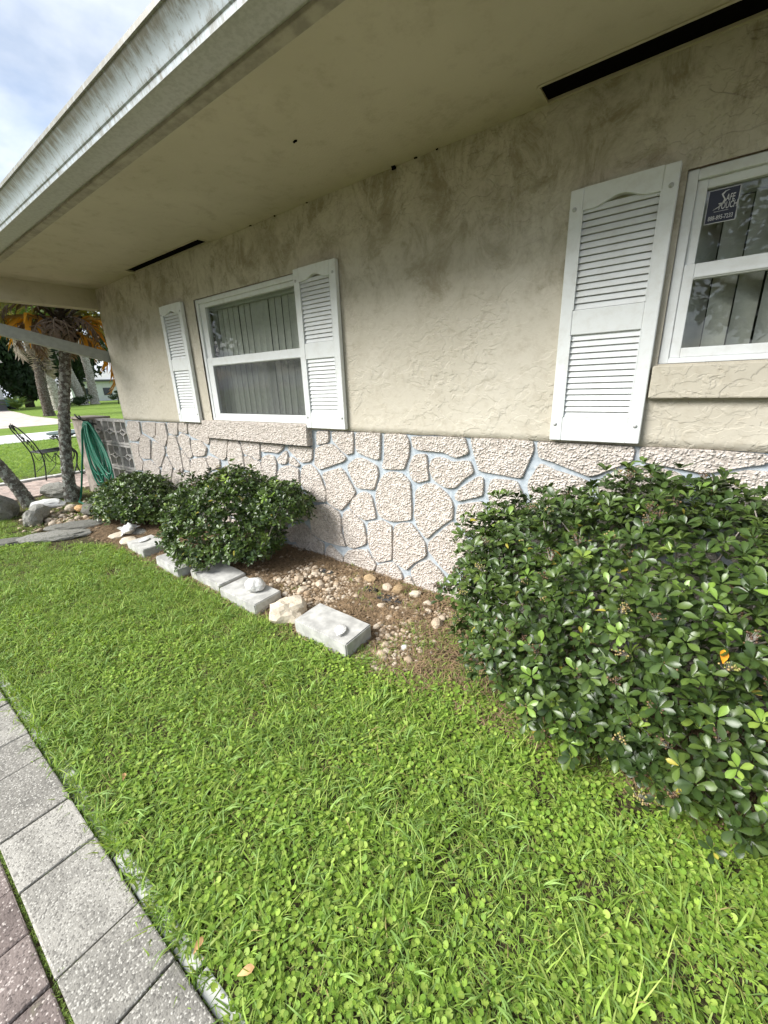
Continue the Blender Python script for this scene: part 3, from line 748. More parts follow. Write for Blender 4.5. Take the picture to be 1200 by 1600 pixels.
 [(-2.557,0.273),(-2.525,0.272),(-2.467,0.291),(-2.439,0.313),(-2.447,0.352),(-2.481,0.397),(-2.538,0.427),(-2.596,0.435),(-2.613,0.400)],
 [(1.628,0.542),(1.555,0.466),(1.596,0.363),(1.767,0.393),(1.742,0.508)],
 [(-2.759,0.213),(-2.717,0.199),(-2.646,0.206),(-2.614,0.222),(-2.581,0.256),(-2.636,0.382),(-2.741,0.343)],
 [(-0.663,0.569),(-0.694,0.576),(-0.752,0.573),(-0.764,0.568),(-0.784,0.550),(-0.812,0.491),(-0.816,0.437),(-0.735,0.367),(-0.690,0.364),(-0.601,0.435)],
 [(0.970,0.690),(0.781,0.783),(0.721,0.663),(0.735,0.625),(0.832,0.573),(0.972,0.659)],
 [(1.058,-0.060),(1.234,-0.060),(1.179,0.124),(1.071,0.073)],
 [(-0.521,-0.060),(-0.307,-0.060),(-0.287,0.027),(-0.343,0.124),(-0.494,0.121)],
 [(0.103,0.773),(0.080,0.772),(-0.079,0.730),(-0.115,0.708),(-0.089,0.567),(0.003,0.563),(0.105,0.703)],
 [(-3.394,0.383),(-3.424,0.211),(-3.397,0.184),(-3.256,0.181),(-3.194,0.302),(-3.335,0.399)],
 [(-0.655,0.199),(-0.696,0.336),(-0.732,0.339),(-0.781,0.284),(-0.818,0.192),(-0.792,0.135),(-0.748,0.124)],
 [(-4.595,0.332),(-4.608,0.372),(-4.689,0.403),(-4.744,0.404),(-4.797,0.382),(-4.834,0.348),(-4.722,0.252),(-4.642,0.269)],
 [(1.000,0.293),(0.961,0.355),(0.850,0.367),(0.789,0.327),(0.834,0.157),(0.878,0.133),(0.947,0.156)],
 [(0.877,1.046),(0.660,1.046),(0.711,0.907),(0.759,0.880),(0.881,0.973)],
 [(1.841,1.046),(1.605,1.046),(1.614,0.968),(1.684,0.902),(1.847,0.930)],
 [(1.107,1.046),(0.905,1.046),(0.909,0.975),(0.994,0.936),(1.105,1.001)],
 [(1.926,0.631),(1.874,0.643),(1.769,0.516),(1.796,0.389),(1.928,0.396),(1.981,0.546)],
 [(1.852,0.659),(1.839,0.677),(1.669,0.726),(1.610,0.689),(1.636,0.569),(1.749,0.535)],
 [(-3.193,-0.060),(-2.960,-0.060),(-2.957,-0.022),(-3.036,0.090),(-3.178,0.064)],
 [(-0.410,0.558),(-0.479,0.428),(-0.438,0.386),(-0.390,0.375),(-0.206,0.472),(-0.331,0.574)],
 [(0.335,0.680),(0.276,0.713),(0.222,0.714),(0.163,0.686),(0.275,0.542),(0.310,0.558)],
 [(-4.693,-0.060),(-4.400,-0.060),(-4.403,0.012),(-4.451,0.081),(-4.576,0.098),(-4.694,-0.048)],
 [(-2.646,-0.060),(-2.406,-0.060),(-2.443,0.020),(-2.513,0.083),(-2.653,0.008)],
 [(0.234,0.400),(0.225,0.457),(0.090,0.455),(0.036,0.317),(0.131,0.259)],
 [(-3.145,0.451),(-3.162,0.484),(-3.212,0.524),(-3.258,0.539),(-3.314,0.419),(-3.187,0.332)],
 [(0.281,-0.060),(0.461,-0.060),(0.398,0.084),(0.319,0.110)],
 [(0.904,-0.060),(1.029,-0.060),(1.043,0.075),(0.956,0.130),(0.892,0.108)],
 [(0.555,0.671),(0.504,0.499),(0.621,0.484),(0.708,0.617),(0.696,0.651)],
 [(-2.838,0.534),(-2.861,0.541),(-2.917,0.542),(-2.970,0.524),(-3.005,0.497),(-2.943,0.379),(-2.845,0.412)],
 [(1.169,0.150),(1.135,0.246),(1.024,0.277),(0.975,0.151),(1.059,0.099)],
 [(-4.882,0.108),(-4.945,0.203),(-5.055,0.206),(-5.100,0.155),(-4.989,0.036)],
 [(-5.290,-0.060),(-5.239,-0.060),(-5.178,0.138),(-5.290,0.200)],
 [(-3.686,0.521),(-3.718,0.508),(-3.769,0.467),(-3.800,0.414),(-3.812,0.351),(-3.781,0.299),(-3.642,0.353),(-3.625,0.400)],
 [(-0.848,0.189),(-0.907,0.193),(-0.989,0.146),(-0.985,0.121),(-0.957,0.070),(-0.926,0.038),(-0.819,0.127)],
 [(1.352,1.046),(1.135,1.046),(1.133,0.999),(1.211,0.931),(1.340,1.006)],
 [(-4.945,0.231),(-4.875,0.346),(-4.886,0.353),(-4.947,0.371),(-5.002,0.368),(-5.056,0.343),(-5.049,0.234)],
 [(2.106,-0.060),(2.250,-0.060),(2.250,0.076),(2.153,0.069)],
 [(-0.287,0.745),(-0.308,0.750),(-0.378,0.746),(-0.432,0.719),(-0.469,0.672),(-0.413,0.586),(-0.338,0.601)],
 [(-0.344,0.152),(-0.304,0.224),(-0.396,0.348),(-0.435,0.356),(-0.486,0.149)],
 [(-0.278,-0.060),(-0.080,-0.060),(-0.079,0.072),(-0.097,0.088),(-0.260,0.020)],
]

def smooth_poly(q, it=2):
    for _ in range(it):
        r = []
        n = len(q)
        for i in range(n):
            a, b = q[i], q[(i + 1) % n]
            L = math.hypot(b[0] - a[0], b[1] - a[1])
            f = min(0.25, 0.010 / max(L, 1e-4)) if _ == 0 else 0.25
            r.append((a[0] + (b[0] - a[0]) * f, a[1] + (b[1] - a[1]) * f)); r.append((b[0] - (b[0] - a[0]) * f, b[1] - (b[1] - a[1]) * f))
        q = r
    return q
def stone_mesh(q, k):
    keep_top = [abs(p[1] - 1.046) < 0.006 for p in q]
    q = smooth_poly(q, 2)
    rs = random.Random(k)
    cx = sum(p[0] for p in q) / len(q); cz = sum(p[1] for p in q) / len(q)
    out = []
    for i, p in enumerate(q):
        w = 0.0028 + 0.004 * mnoise.noise((p[0] * 24, p[1] * 24, k * .37)) + 0.002 * mnoise.noise((p[0] * 70, p[1] * 70, k))
        d = math.hypot(p[0] - cx, p[1] - cz) or 1
        out.append((p[0] + (p[0] - cx) / d * w, p[1] + (p[1] - cz) / d * w))
    y_face = -0.0205 - rs.uniform(0, 0.004)
    ix = max(abs(p[0] - cx) for p in out)
    V, F = [], []
    n = len(out)
    for sc, y in ((0.0, -0.002), (0.0012, y_face + 0.004), (0.0035, y_face)):
        for p in out:
            d = math.hypot(p[0] - cx, p[1] - cz) or 1
            V.append((p[0] - cx - (p[0] - cx) / d * sc, y, p[1] - cz - (p[1] - cz) / d * sc))
    for r in range(2):
        for i in range(n):
            j = (i + 1) % n
            F.append((r * n + i, r * n + j, (r + 1) * n + j, (r + 1) * n + i))
    F.append(tuple(2 * n + i for i in range(n)))
    return mesh('stone', V, F, M['stone']), (cx, 0, cz)
for k, q in enumerate(STONES):
    me, c = stone_mesh(q, k)
    obj('stone', me, facing, c)

# window sills (stucco, proud of the wall)
def sill(x0, x1, z0, z1, proud, m):
    mb = MB(); mb.box((x0, -proud, z0), (x1, 0.0, z1), bev=0.006)
    return mb
sill(-3.565, -2.199, 0.930, 1.083, 0.062, M['stone']).build('window_sill', M['stone'], house)
sill(-0.152, 1.0, 1.249, 1.376, 0.050, M['stucco']).build('window_sill', M['stucco'], house)

# windows
def window(W, zm0, zm1, gx0, name_label, nsl, slat_w, tilt):
    x0, x1, z0, z1 = W
    r = empty('window', ((x0 + x1) / 2, 0, z0), parent=house)
    r['label'] = name_label
    off = Vector(((x0 + x1) / 2, 0, z0))
    def part(mb, nm, m):
        mb.v = [tuple(Vector(q) - off) for q in mb.v]
        return mb.build(nm, m, r)
    fwid = 0.034
    f = MB()
    f.box((x0, -0.004, z0), (x0 + fwid, 0.06, z1), bev=0.003); f.box((x1 - fwid, -0.004, z0), (x1, 0.06, z1), bev=0.003)
    f.box((x0 + fwid, -0.003, z1 - fwid), (x1 - fwid, 0.06, z1 - 0.0005), bev=0.003); f.box((x0 + fwid, -0.003, z0 + 0.0005), (x1 - fwid, 0.06, z0 + 0.022), bev=0.003)
    f.box((x0 + fwid, -0.012, z0 + 0.002), (x1 - fwid, -0.003, z0 + 0.012))
    part(f, 'window_frame', M['white_vinyl'])
    gx1 = x1 - (gx0 - x0)
    s = MB()                                                     # lower sash, in front
    s.box((x0 + fwid, 0.002, z0 + 0.022), (gx0, 0.03, zm1), bev=0.003); s.box((gx1, 0.002, z0 + 0.022), (x1 - fwid, 0.03, zm1), bev=0.003)
    s.box((gx0, 0.001, zm0), (gx1, 0.03, zm1 - 0.001), bev=0.004); s.box((gx0, 0.001, z0 + 0.022), (gx1, 0.03, z0 + 0.058), bev=0.003)
    s.box((gx0, -0.004, zm0 + 0.006), (gx1, 0.001, zm0 + 0.012))
    part(s, 'sash', M['white_vinyl'])
    u = MB()                                                     # upper sash
    u.box((x0 + fwid, 0.012, zm1), (gx0 - 0.004, 0.05, z1 - fwid), bev=0.003); u.box((gx1 + 0.004, 0.012, zm1), (x1 - fwid, 0.05, z1 - fwid), bev=0.003)
    u.box((gx0 - 0.004, 0.013, z1 - 0.064), (gx1 + 0.004, 0.05, z1 - fwid), bev=0.003)
    part(u, 'sash', M['white_vinyl'])
    part(MB().box((gx0, 0.016, z0 + 0.058), (gx1, 0.020, zm0)), 'pane', M['window_glass'])
    part(MB().box((gx0 - 0.004, 0.032, zm1), (gx1 + 0.004, 0.036, z1 - 0.064)), 'pane', M['window_glass'])
    part(MB().box((x0 + 0.03, 0.085, z1 - 0.075), (x1 - 0.03, 0.135, z1 - 0.035), bev=0.003), 'blind_rail', M['white_vinyl'])
    # vertical blind: one slat mesh, gently curved, shared
    L = z1 - 0.078 - (z0 + 0.05); n = 7
    V, F = [], []
    for i in range(n):
        t = i / (n - 1) - 0.5
        for zz in (0, L): V.append((t * slat_w, 0.010 * (1 - (2 * t) ** 2), zz))
    for i in range(n - 1): F.append((2 * i, 2 * i + 2, 2 * i + 3, 2 * i + 1))
    me = mesh('blind_slat', V, F, M['blind'], True)
    rs = random.Random(nsl)
    for k in range(nsl):
        x = x0 + 0.05 + (x1 - x0 - 0.1) * (k + 0.5) / nsl
        o = obj('blind_slat', me, r, (x - off.x, 0.11, z0 + 0.05 - off.z), (0, rs.uniform(-.004, .004), R(tilt + rs.uniform(-4, 4))))
    return r, off
wl_, off_l = window(WL, 1.535, 1.602, -3.345, 'wide window with vertical blinds between two shutters', 17, 0.064, 3)
t_ = NT('insect_mesh')
t_.n.remove(t_.b)
a_ = t_.n.new('ShaderNodeBsdfTransparent'); b_ = t_.n.new('ShaderNodeBsdfDiffuse'); b_.inputs[0].default_value = (0.12, 0.125, 0.13, 1)
m_ = t_.n.new('ShaderNodeMixShader'); m_.inputs[0].default_value = 0.26
t_.l.new(a_.outputs[0], m_.inputs[1]); t_.l.new(b_.outputs[0], m_.inputs[2]); t_.l.new(m_.outputs[0], t_.out.inputs[0])
M['insect_mesh'] = t_.m
q = MB().box((-3.345 - off_l.x, 0.0085, 0.058), (-2.21 - off_l.x, 0.0093, 1.535 - 1.085)).build('insect_screen', M['insect_mesh'], wl_)
wr_, off_r = window(WR, 1.680, 1.735, -0.070, 'window with a navy alarm sticker at the frame corner', 11, 0.092, 36)

# alarm stickers: navy plate, white border, lettering
def text_faces(s, size, x, z, mb, y, shear=0.0, sx=1.0, center=False):
    cu = bpy.data.curves.new('lettering', 'FONT'); cu.body = s; cu.size = size; cu.shear = shear; cu.resolution_u = 2
    cu.offset = size * 0.012
    to = bpy.data.objects.new('lettering', cu); COL.objects.link(to)
    dg = bpy.context.evaluated_depsgraph_get()
    me = to.evaluated_get(dg).to_mesh()
    vs = [v.co.copy() for v in me.vertices]; fs = [tuple(p.vertices) for p in me.polygons]
    to.evaluated_get(dg).to_mesh_clear()
    bpy.data.objects.remove(to, do_unlink=True); bpy.data.curves.remove(cu)
    if not vs: return 0
    w = max(v.x for v in vs) * sx
    ox = x - (w / 2 if center else 0)
    mb.add([(ox + v.x * sx, y, z + v.y) for v in vs], fs, 1)
    return w
def sticker(par, off, x0, x1, z0, z1, full=True):
    mb = MB()
    w, h = x1 - x0, z1 - z0
    b = 0.03 * w
    mb.box((x0, 0.0308, z0), (x1, 0.0316, z1), 1)
    mb.box((x0 + b, 0.0298, z0 + b), (x1 - b, 0.0308, z1 - b), 0)
    y = 0.0294
    cx = (x0 + x1) / 2
    text_faces('888-895-7233', h * 0.185, cx, z0 + h * 0.10, mb, y, 0.0, 0.98 * (w * 0.92) / (h * 0.185 * 6.4), True)
    # swooping S drawn as one tapering stroke
    pts = [(.66, .92), (.54, .90), (.45, .82), (.50, .74), (.56, .66), (.52, .56), (.40, .47), (.22, .40)]
    wd = [.006, .018, .030, .036, .034, .030, .02, .004]
    V, F = [], []
    for i, ((px, pz), ww) in enumerate(zip(pts, wd)):
        V += [(x0 + (px - ww) * w, y, z0 + (pz + ww * .5) * h), (x0 + (px + ww) * w, y, z0 + (pz - ww * .5) * h)]
    for i in range(len(pts) - 1): F.append((2 * i, 2 * i + 1, 2 * i + 3, 2 * i + 2))
    mb.add(V, F, 1)
    text_faces('AFE', h * 0.28, x0 + w * 0.58, z0 + h * 0.60, mb, y, 0.12, 0.52)
    text_faces('TOUCH', h * 0.28, x0 + w * 0.36, z0 + h * 0.385, mb, y, 0.12, 0.52)
    mb.box((x0 + .26 * w, y - .0002, z0 + .335 * h), (x0 + .72 * w, y, z0 + .345 * h), 1)
    mb.v = [tuple(Vector(q) - off) for q in mb.v]
    o = mb.build('sticker', [M['sticker_navy'], M['sticker_ink']], par)
    o['label'] = 'navy alarm company sticker with white lettering'
sticker(wr_, off_r, -0.068, 0.022, 1.862, 1.968)
sticker(wl_, off_l, -3.325, -3.272, 1.618, 1.70)

# shutters
def shutter_proto():
    """returns named meshes, origin at the lower outer corner; width .367, height 1.0"""
    w, h, d = 0.367, 1.000, 0.034
    P = {}
    mb = MB()
    st = 0.051
    mb.box((0, -d, 0), (st, -0.002, h), bev=0.004); mb.box((w - st, -d, 0), (w, -0.002, h), bev=0.004)
    mb.box((st, -d + 0.002, 0.0), (w - st, -0.002, 0.106), bev=0.003)
    mb.box((st, -d + 0.002, 0.457), (w - st, -0.002, 0.555), bev=0.003)
    # top rail with a shallow cathedral arch
    pol = [(st, h), (st, 0.922)]
    for i in range(15):
        t = i / 14
        a = 0.0 if t < 0.12 or t > 0.88 else 0.5 * (1 - math.cos(2 * math.pi * (t - .12) / .76))
        pol.append((st + (w - 2 * st) * t, 0.922 + 0.026 * a))
    pol += [(w - st, h)]
    mb.prism(pol, -d + 0.001, -0.002)
    # raised moulding lines
    mb.box((st - 0.003, -d - 0.001, 0.108), (st + 0.002, -d + 0.004, 0.455)); mb.box((w - st - 0.002, -d - 0.001, 0.108), (w - st + 0.003, -d + 0.004, 0.455))
    mb.box((st - 0.003, -d - 0.001, 0.557), (st + 0.002, -d + 0.004, 0.925)); mb.box((w - st - 0.002, -d - 0.001, 0.557), (w - st + 0.003, -d + 0.004, 0.925))
    P['frame'] = mb.mesh('shutter_frame', M['white_vinyl'])
    mb = MB(); mb.box((-(w / 2 - st) - .002, -0.0016, -0.0122), ((w / 2 - st) + .002, 0.0016, 0.0122))
    P['slat'] = mb.mesh('slat', M['white_vinyl'])
    mb = MB()
    n = 10
    V = [(0, -0.004, 0)] + [(0.0085 * math.cos(2 * math.pi * i / n), -0.002, 0.0085 * math.sin(2 * math.pi * i / n)) for i in range(n)] + [(0.0085 * math.cos(2 * math.pi * i / n), 0.002, 0.0085 * math.sin(2 * math.pi * i / n)) for i in range(n)]
    F = [(0, 1 + i, 1 + (i + 1) % n) for i in range(n)] + [(1 + i, 1 + n + i, 1 + n + (i + 1) % n, 1 + (i + 1) % n) for i in range(n)]
    P['screw'] = mesh('screw', V, F, M['screw'], True)
    return P
SH = shutter_proto()
def shutter(x, label):
    w, d = 0.367, 0.034
    r = empty('shutter', (x, -0.0185, 1.062), parent=house)
    r['label'] = label
    obj('shutter_frame', SH['frame'], r)
    for (za, zb, n) in ((0.106, 0.457, 14), (0.555, 0.935, 15)):
        for k in range(n):
            z = za + (zb - za) * (k + 0.5) / n
            obj('slat', SH['slat'], r, (w / 2, -0.0205, z), (R(-24), 0, 0))
    for sx in (0.020, w - 0.022):
        for sz in (0.075, 0.930): obj('screw', SH['screw'], r, (sx, -d - 0.0005, sz))
    return r
shutter(-3.968, 'white louvred shutter beside the hose end of the wide window')
shutter(-2.199, 'white louvred shutter overlapping the wide window frame')
shutter(-0.527, 'white louvred shutter beside the window with the alarm sticker')

# eave: soffit with two slots, end beam, fascia, gutter, roof
SZ = 2.40
mb = MB()
slots = [(-4.31, -3.10, -0.118, -0.034), (-0.652, 1.35, -0.142, -0.028)]
for (a, b, c, d) in rects_minus(HX0, HX1, -0.889, -0.002, slots): mb.box((a, c, SZ), (b, d, SZ + 0.006))
mb.build('soffit', M['soffit'], house)
for (a, b, c, d) in slots:
    mb = MB(); e = 0.011
    for q in (((a - .004, c - e, SZ - .004), (b + .004, c + .001, SZ - .0006)), ((a - .004, d - .001, SZ - .004), (b + .004, d + e, SZ - .0006)), ((a - e, c + .001, SZ - .0035), (a + .001, d - .001, SZ - .0006)), ((b - .001, c + .001, SZ - .0035), (b + e, d - .001, SZ - .0006))): mb.box(*q)
    mb.build('vent_trim', M['soffit'], house)
for (a, b, c, d) in slots:
    MB().box((a - .02, c - .02, SZ + 0.0065), (b + .02, d + .02, SZ + 0.012)).build('vent_dark_sheet', M['slot_dark'], house)  # solid black sheet over each slot, the cavity's darkness put into its colour
mb = MB(); mb.box((HX0 - 0.14, -0.935, 2.208), (HX0 - 0.001, -0.001, 2.56), bev=0.006); mb.build('end_beam', M['soffit'], house)
mb = MB(); mb.box((HX0 - 0.139, -0.938, 2.391), (HX1, -0.890, 2.545), bev=0.004); mb.build('fascia', M['fascia'], house)
prof = [(-0.9405, 2.405), (-1.040, 2.405), (-1.049, 2.409), (-1.052, 2.428), (-1.058, 2.432), (-1.0615, 2.440), (-1.066, 2.452), (-1.073, 2.465), (-1.084, 2.480), (-1.098, 2.496), (-1.1075, 2.508), (-1.109, 2.513),
        (-1.1175, 2.514), (-1.1175, 2.532), (-1.108, 2.534), (-1.104, 2.525)]
xs = np.linspace(HX0 - 0.20, HX1, 90)
V, F = [], []
for x in xs:
    wob = 0.0016 * mnoise.noise((x * 0.9, 0, 7)) ; wz = 0.004 * mnoise.noise((x * 0.5, 4, 7))
    for (y, z) in prof: V.append((x, y + wob, z + (wz if z > 2.41 else wz * .5)))
n = len(prof)
for i in range(len(xs) - 1):
    for k in range(n - 1): F.append((i * n + k, (i + 1) * n + k, (i + 1) * n + k + 1, i * n + k + 1))
F.append(tuple(range(n)))
gme = mesh('gutter', V, F, M['gutter'], True); gme.set_sharp_from_angle(angle=R(24))
obj('gutter', gme, house)
mb = MB()
mb.box((HX0 - .2, -0.9406, 2.405), (HX1, -0.9385, 2.535))
mb.build('gutter_back', M['gutter'], house)
# roof slab rising away from the gutter, closed to the ridge
V = [(HX0 - 0.20, -1.0, 2.56), (HX1, -1.0, 2.56), (HX1, HD + 1.0, 2.56), (HX0 - 0.20, HD + 1.0, 2.56), (HX0 - 0.20, HD / 2, 3.5), (HX1, HD / 2, 3.5),
     (HX0 - 0.20, -1.0, 2.548), (HX1, -1.0, 2.548), (HX1, HD + 1.0, 2.548), (HX0 - 0.20, HD + 1.0, 2.548)]
F = [(0, 1, 5, 4), (2, 3, 4, 5), (0, 4, 3, 9, 6), (1, 7, 8, 2, 5), (0, 6, 7, 1), (3, 2, 8, 9), (6, 9, 8, 7)]
obj('roof', mesh('roof', V, F, M['shingle']), house)
# downspout crossing from the gutter to the house corner
mb = MB()
def flat_bar(p, q, h, t, mb):
    p, q = Vector(p), Vector(q); d = (q - p); L = d.length; d.normalize()
    u = Vector((1, 0, 0)); w = d.cross(u).normalized()
    Mx = Matrix(((d.x, u.x, w.x, p.x), (d.y, u.y, w.y, p.y), (d.z, u.z, w.z, p.z), (0, 0, 0, 1)))
    mb.box((0, -t / 2, -h / 2), (L, t / 2, h / 2), 0, Mx, 0.006)
    for k in (-.3, 0, .3): mb.box((0, -t / 2 - .003, k * h - .004), (L, -t / 2 + .001, k * h + .004), 0, Mx); mb.box((0, t / 2 - .001, k * h - .004), (L, t / 2 + .003, k * h + .004), 0, Mx)
flat_bar((HX0 - 0.045, -1.0, 1.985), (HX0 - 0.045, 0.03, 1.722), 0.108, 0.06, mb)
flat_bar((HX0 - 0.045, -1.0, 2.42), (HX0 - 0.045, -1.0, 1.94), 0.10, 0.06, mb)
flat_bar((HX0 - 0.045, 0.06, 1.76), (HX0 - 0.045, 0.06, 0.05), 0.10, 0.06, mb)
mb.build('downspout', M['downspout'], house)
# little bits on the wall: a foundation pipe, cocoons under the eave
mb = MB(); mb.box((-4.11, -0.05, 0.02), (-4.05, -0.005, 0.19), bev=0.008); mb.box((-4.03, -0.06, 0.05), (-3.98, -0.005, 0.17), bev=0.008); mb.build('wall_box', M['pipe_blue'], house)
mb = MB()
rs = random.Random(5)
for (x, y, z, s) in ((-1.41, -0.026, 2.392, .009), (-1.16, -0.024, 2.396, .004), (-1.28, -0.024, 2.396, .005), (-2.35, -.024, 2.396, .005), (-2.6, -.024, 2.396, .005), (-2.05, -.024, 2.396, .004), (-1.62, -.5, 2.3995, .007)):
    for q in range(7):
        c = Vector((x + rs.uniform(-s, s) * 1.3, y + rs.uniform(-.4, .4) * s, z + rs.uniform(-.4, .2) * s)); e = s * rs.uniform(.3, .7)
        mb.box(c - Vector((e, e, e * .7)), c + Vector((e, e, e * .7)), 0, Matrix.Translation(c) @ Euler((rs.random(), rs.random(), rs.random())).to_matrix().to_4x4() @ Matrix.Translation(-c))
mb.build('wasp_mud', M['slot_dark'], house)

# ------------------------------------------------------------------ screen wall of pierced blocks
scr = empty('screen_wall', (-6.0, 0, 0))
tag(scr, 'low pierced concrete block screen wall joined to the house corner', 'screen wall')
BW, BH, BDp = 0.372, 0.305, 0.10
def screen_block():
    mb = MB(); w, h, d = BW - 0.006, BH - 0.006, BDp; f = 0.026
    mb.box((0, 0, 0), (w, d, f)); mb.box((0, 0, h - f), (w, d, h)); mb.box((0, 0.0, f), (f, d, h - f)); mb.box((w - f, 0, f), (w, d, h - f))
    cx, cz = w / 2, h / 2; rx, rz = 0.085, 0.040; t = 0.008
    def bar(a, b, th):
        a, b = Vector((a[0], 0, a[1])), Vector((b[0], 0, b[1])); dd = b - a; L = dd.length; dd.normalize(); u = Vector((0, 1, 0)); q = dd.cross(u)
        Mx = Matrix(((dd.x, u.x, q.x, a.x), (dd.y, u.y, q.y, a.y), (dd.z, u.z, q.z, a.z), (0, 0, 0, 1)))
        mb.box((0, 0.003, -th), (L, d - 0.003, th), 0, Mx)
    for sx in (-1, 1):
        for sz in (-1, 1): bar((cx + sx * rx, cz), (cx, cz + sz * rz), t)
        bar((cx + sx * (rx - .005), cz), (cx + sx * (w / 2 - f), cz), t * .9)
        bar((cx, cz + sx * (rz - .004)), (cx, cz + sx * (h / 2 - f)), t)
    return mb.mesh('screen_block', M['screen_block'])
sb = screen_block()
for c in range(3):
    for r in range(4):
        z = 1.045 - (r + 1) * BH
        obj('screen_block', sb, scr, (-5.315 - (c + 1) * BW + 6.0 + 0.003, 0.012, z))
mb = MB(); mb.box((-0.86, -0.06, -0.1), (-0.438, 0.17, 1.03), bev=0.012); mb.box((-0.90, -0.09, 1.031), (-0.25, 0.20, 1.058), bev=0.006)
mb.build('pilaster', M['pilaster'], scr)

# ------------------------------------------------------------------ walkway of pavers
walk = obj('walkway', mesh('walkway', [(-7.2, -4.2, .004), (2.6, -4.2, .004), (2.6, -1.925, .004), (-7.2, -1.925, .004)], [(0, 1, 2, 3)], M['mulch']))
tag(walk, 'paved walk of grey border pavers and red pavers', 'walkway', kind='structure')
def paver_meshes(w, d, m, n):
    out = []
    for k in range(n):
        v, f = bevel_box((-w / 2, -d / 2, -0.03), (w / 2, d / 2, 0.0), 0.004)
        rs = random.Random(k + int(w * 1000))
        v = [(x + rs.uniform(-.0012, .0012), y + rs.uniform(-.0012, .0012), z + rs.uniform(-.0008, .0008)) for x, y, z in v]
        out.append(mesh('paver', v, f, m))
    return out
rs = random.Random(3)
known = [-1.999, -1.807, -1.522, -1.303, -1.007, -0.81]
edges = list(known); k = 0
while edges[-1] < 1.6: edges.append(edges[-1] + (0.29 if k % 2 == 0 else 0.205)); k += 1
k = 0
while edges[0] > -5.6: edges.insert(0, edges[0] - (0.29 if k % 2 == 0 else 0.205)); k += 1
PC = {}
for a, b in zip(edges[:-1], edges[1:]):
    w = b - a - 0.006
    key = round(w, 3)
    if key not in PC: PC[key] = paver_meshes(w, 0.186, M['grey_paver'], 1)[0]
    obj('paver', PC[key], walk, ((a + b) / 2, -2.023 + rs.uniform(-.0015, .0015), 0.028 + rs.uniform(-.002, .002)), (rs.uniform(-.004, .004), rs.uniform(-.004, .004), rs.uniform(-.004, .004)))
redm = paver_meshes(0.161, 0.244, M['red_paver'], 3)
for r in range(5):
    x = -1.505 - 0.165 * 12 + (0.08 if r % 2 else 0)
    for c in range(24):
        obj('paver', redm[(r + c) % 3], walk, (x + 0.0825 + c * 0.165, -2.124 - 0.124 - r * 0.250, 0.024 + rs.uniform(-.002, .002)), (rs.uniform(-.006, .006), rs.uniform(-.006, .006), rs.uniform(-.008, .008)))
mb = MB()
x = -5.5
while x < 1.6:
    L = rs.uniform(0.35, 0.7); mb.box((x, -1.9235, -0.05), (x + L - 0.012, -1.885 + rs.uniform(-.006, .006), 0.004 + rs.uniform(0, .008)), bev=0.004); x += L
eo = mb.build('edging', M['edging'], walk)
eo['kind'] = 'stuff'

# brick path, kerb, pavement, drive, far away lawn details
def sheet(name, pts, z, m, label, cat, th=0.0):
    v = [(x, y, z) for x, y in pts]; n = len(v)
    f = [tuple(range(n))]
    if th: v += [(x, y, z - th) for x, y in pts]; f += [(i, i + n, (i + 1) % n + n, (i + 1) % n) for i in range(n)]
    return tag(obj(name, mesh(name, v, f, M[m])), label, cat, kind='structure')
sheet('brick_path', [(-8.52, -9), (-7.25, -9), (-7.18, 6), (-8.50, 6)], 0.012, 'brick_path', 'weathered brick path past the house corner', 'path')
bp = bpy.data.objects['brick_path']
bk = mesh('brick', *bevel_box((-0.101, -0.049, -0.03), (0.101, 0.049, 0.0), 0.005), M['brick_path'])
for j in range(22):
    for i in range(6):
        if len(bp.children) > 140: break
        obj('brick', bk, bp, (-8.40 + i * 0.207 + (0.1 if j % 2 else 0), -1.55 + j * 0.105, 0.022 + rs.uniform(-.002, .002)), (rs.uniform(-.01, .01), rs.uniform(-.01, .01), rs.uniform(-.01, .01)))
mb = MB(); yy = -9.0
while yy < 6: mb.box((-8.70, yy, -0.05), (-8.56, yy + 0.59, 0.045), bev=0.01); yy += 0.6
kb = mb.build('kerb', M['pale_concrete']); tag(kb, 'pale concrete kerb along the brick path', 'kerb', kind='structure')
sheet('sidewalk', [(-19.9, -60), (-16.4, -60), (-16.4, 60), (-19.9, 60)], 0.012, 'sidewalk', 'pale concrete pavement across the lawn', 'pavement', 0.05)
sheet('driveway', [(-24.4, -10), (-24.6, 5.2), (-30, 6.1), (-37, 6.6), (-46, 8.0), (-55.0, 9.2), (-75, 12), (-75, -10)], 0.010, 'driveway', 'pinkish paved driveway of the house opposite', 'driveway', 0.02)

# ------------------------------------------------------------------ garden bed
def bed_h(x, y):
    """soil height of the bed"""
    t = max(0.0, min(1.0, (y + 0.80) / 0.35)); t = t * t * (3 - 2 * t)
    ex = max(0.0, min(1.0, (-0.55 - x) / 0.5)) * max(0.0, min(1.0, (x + 5.5) / 0.4))
    slope = 0.020 + 0.034 * max(0.0, min(1.0, (-1.0 - x) / 1.2))
    return 0.004 + t * ex * (slope + 0.010 * mnoise.noise((x * 3, y * 3, 1)) + 0.007 * mnoise.noise((x * 11, y * 11, 2)))
nx, ny = 190, 34
V = []
for i in range(nx + 1):
    for j in range(ny + 1):
        x = -5.4 + 6.9 * i / nx; y = -0.82 + 0.81 * j / ny
        wav = 0.05 * mnoise.noise((x * 2.3, 0, 9)) * (1 - j / ny) - (0.0 if x < -0.9 else 0.0)
        V.append((x, y + wav, bed_h(x, y) - (0.006 if j == 0 else 0)))
F = [(i * (ny + 1) + j, (i + 1) * (ny + 1) + j, (i + 1) * (ny + 1) + j + 1, i * (ny + 1) + j + 1) for i in range(nx) for j in range(ny)]
bed = obj('garden_bed', mesh('garden_bed', V, F, M['mulch'], True))
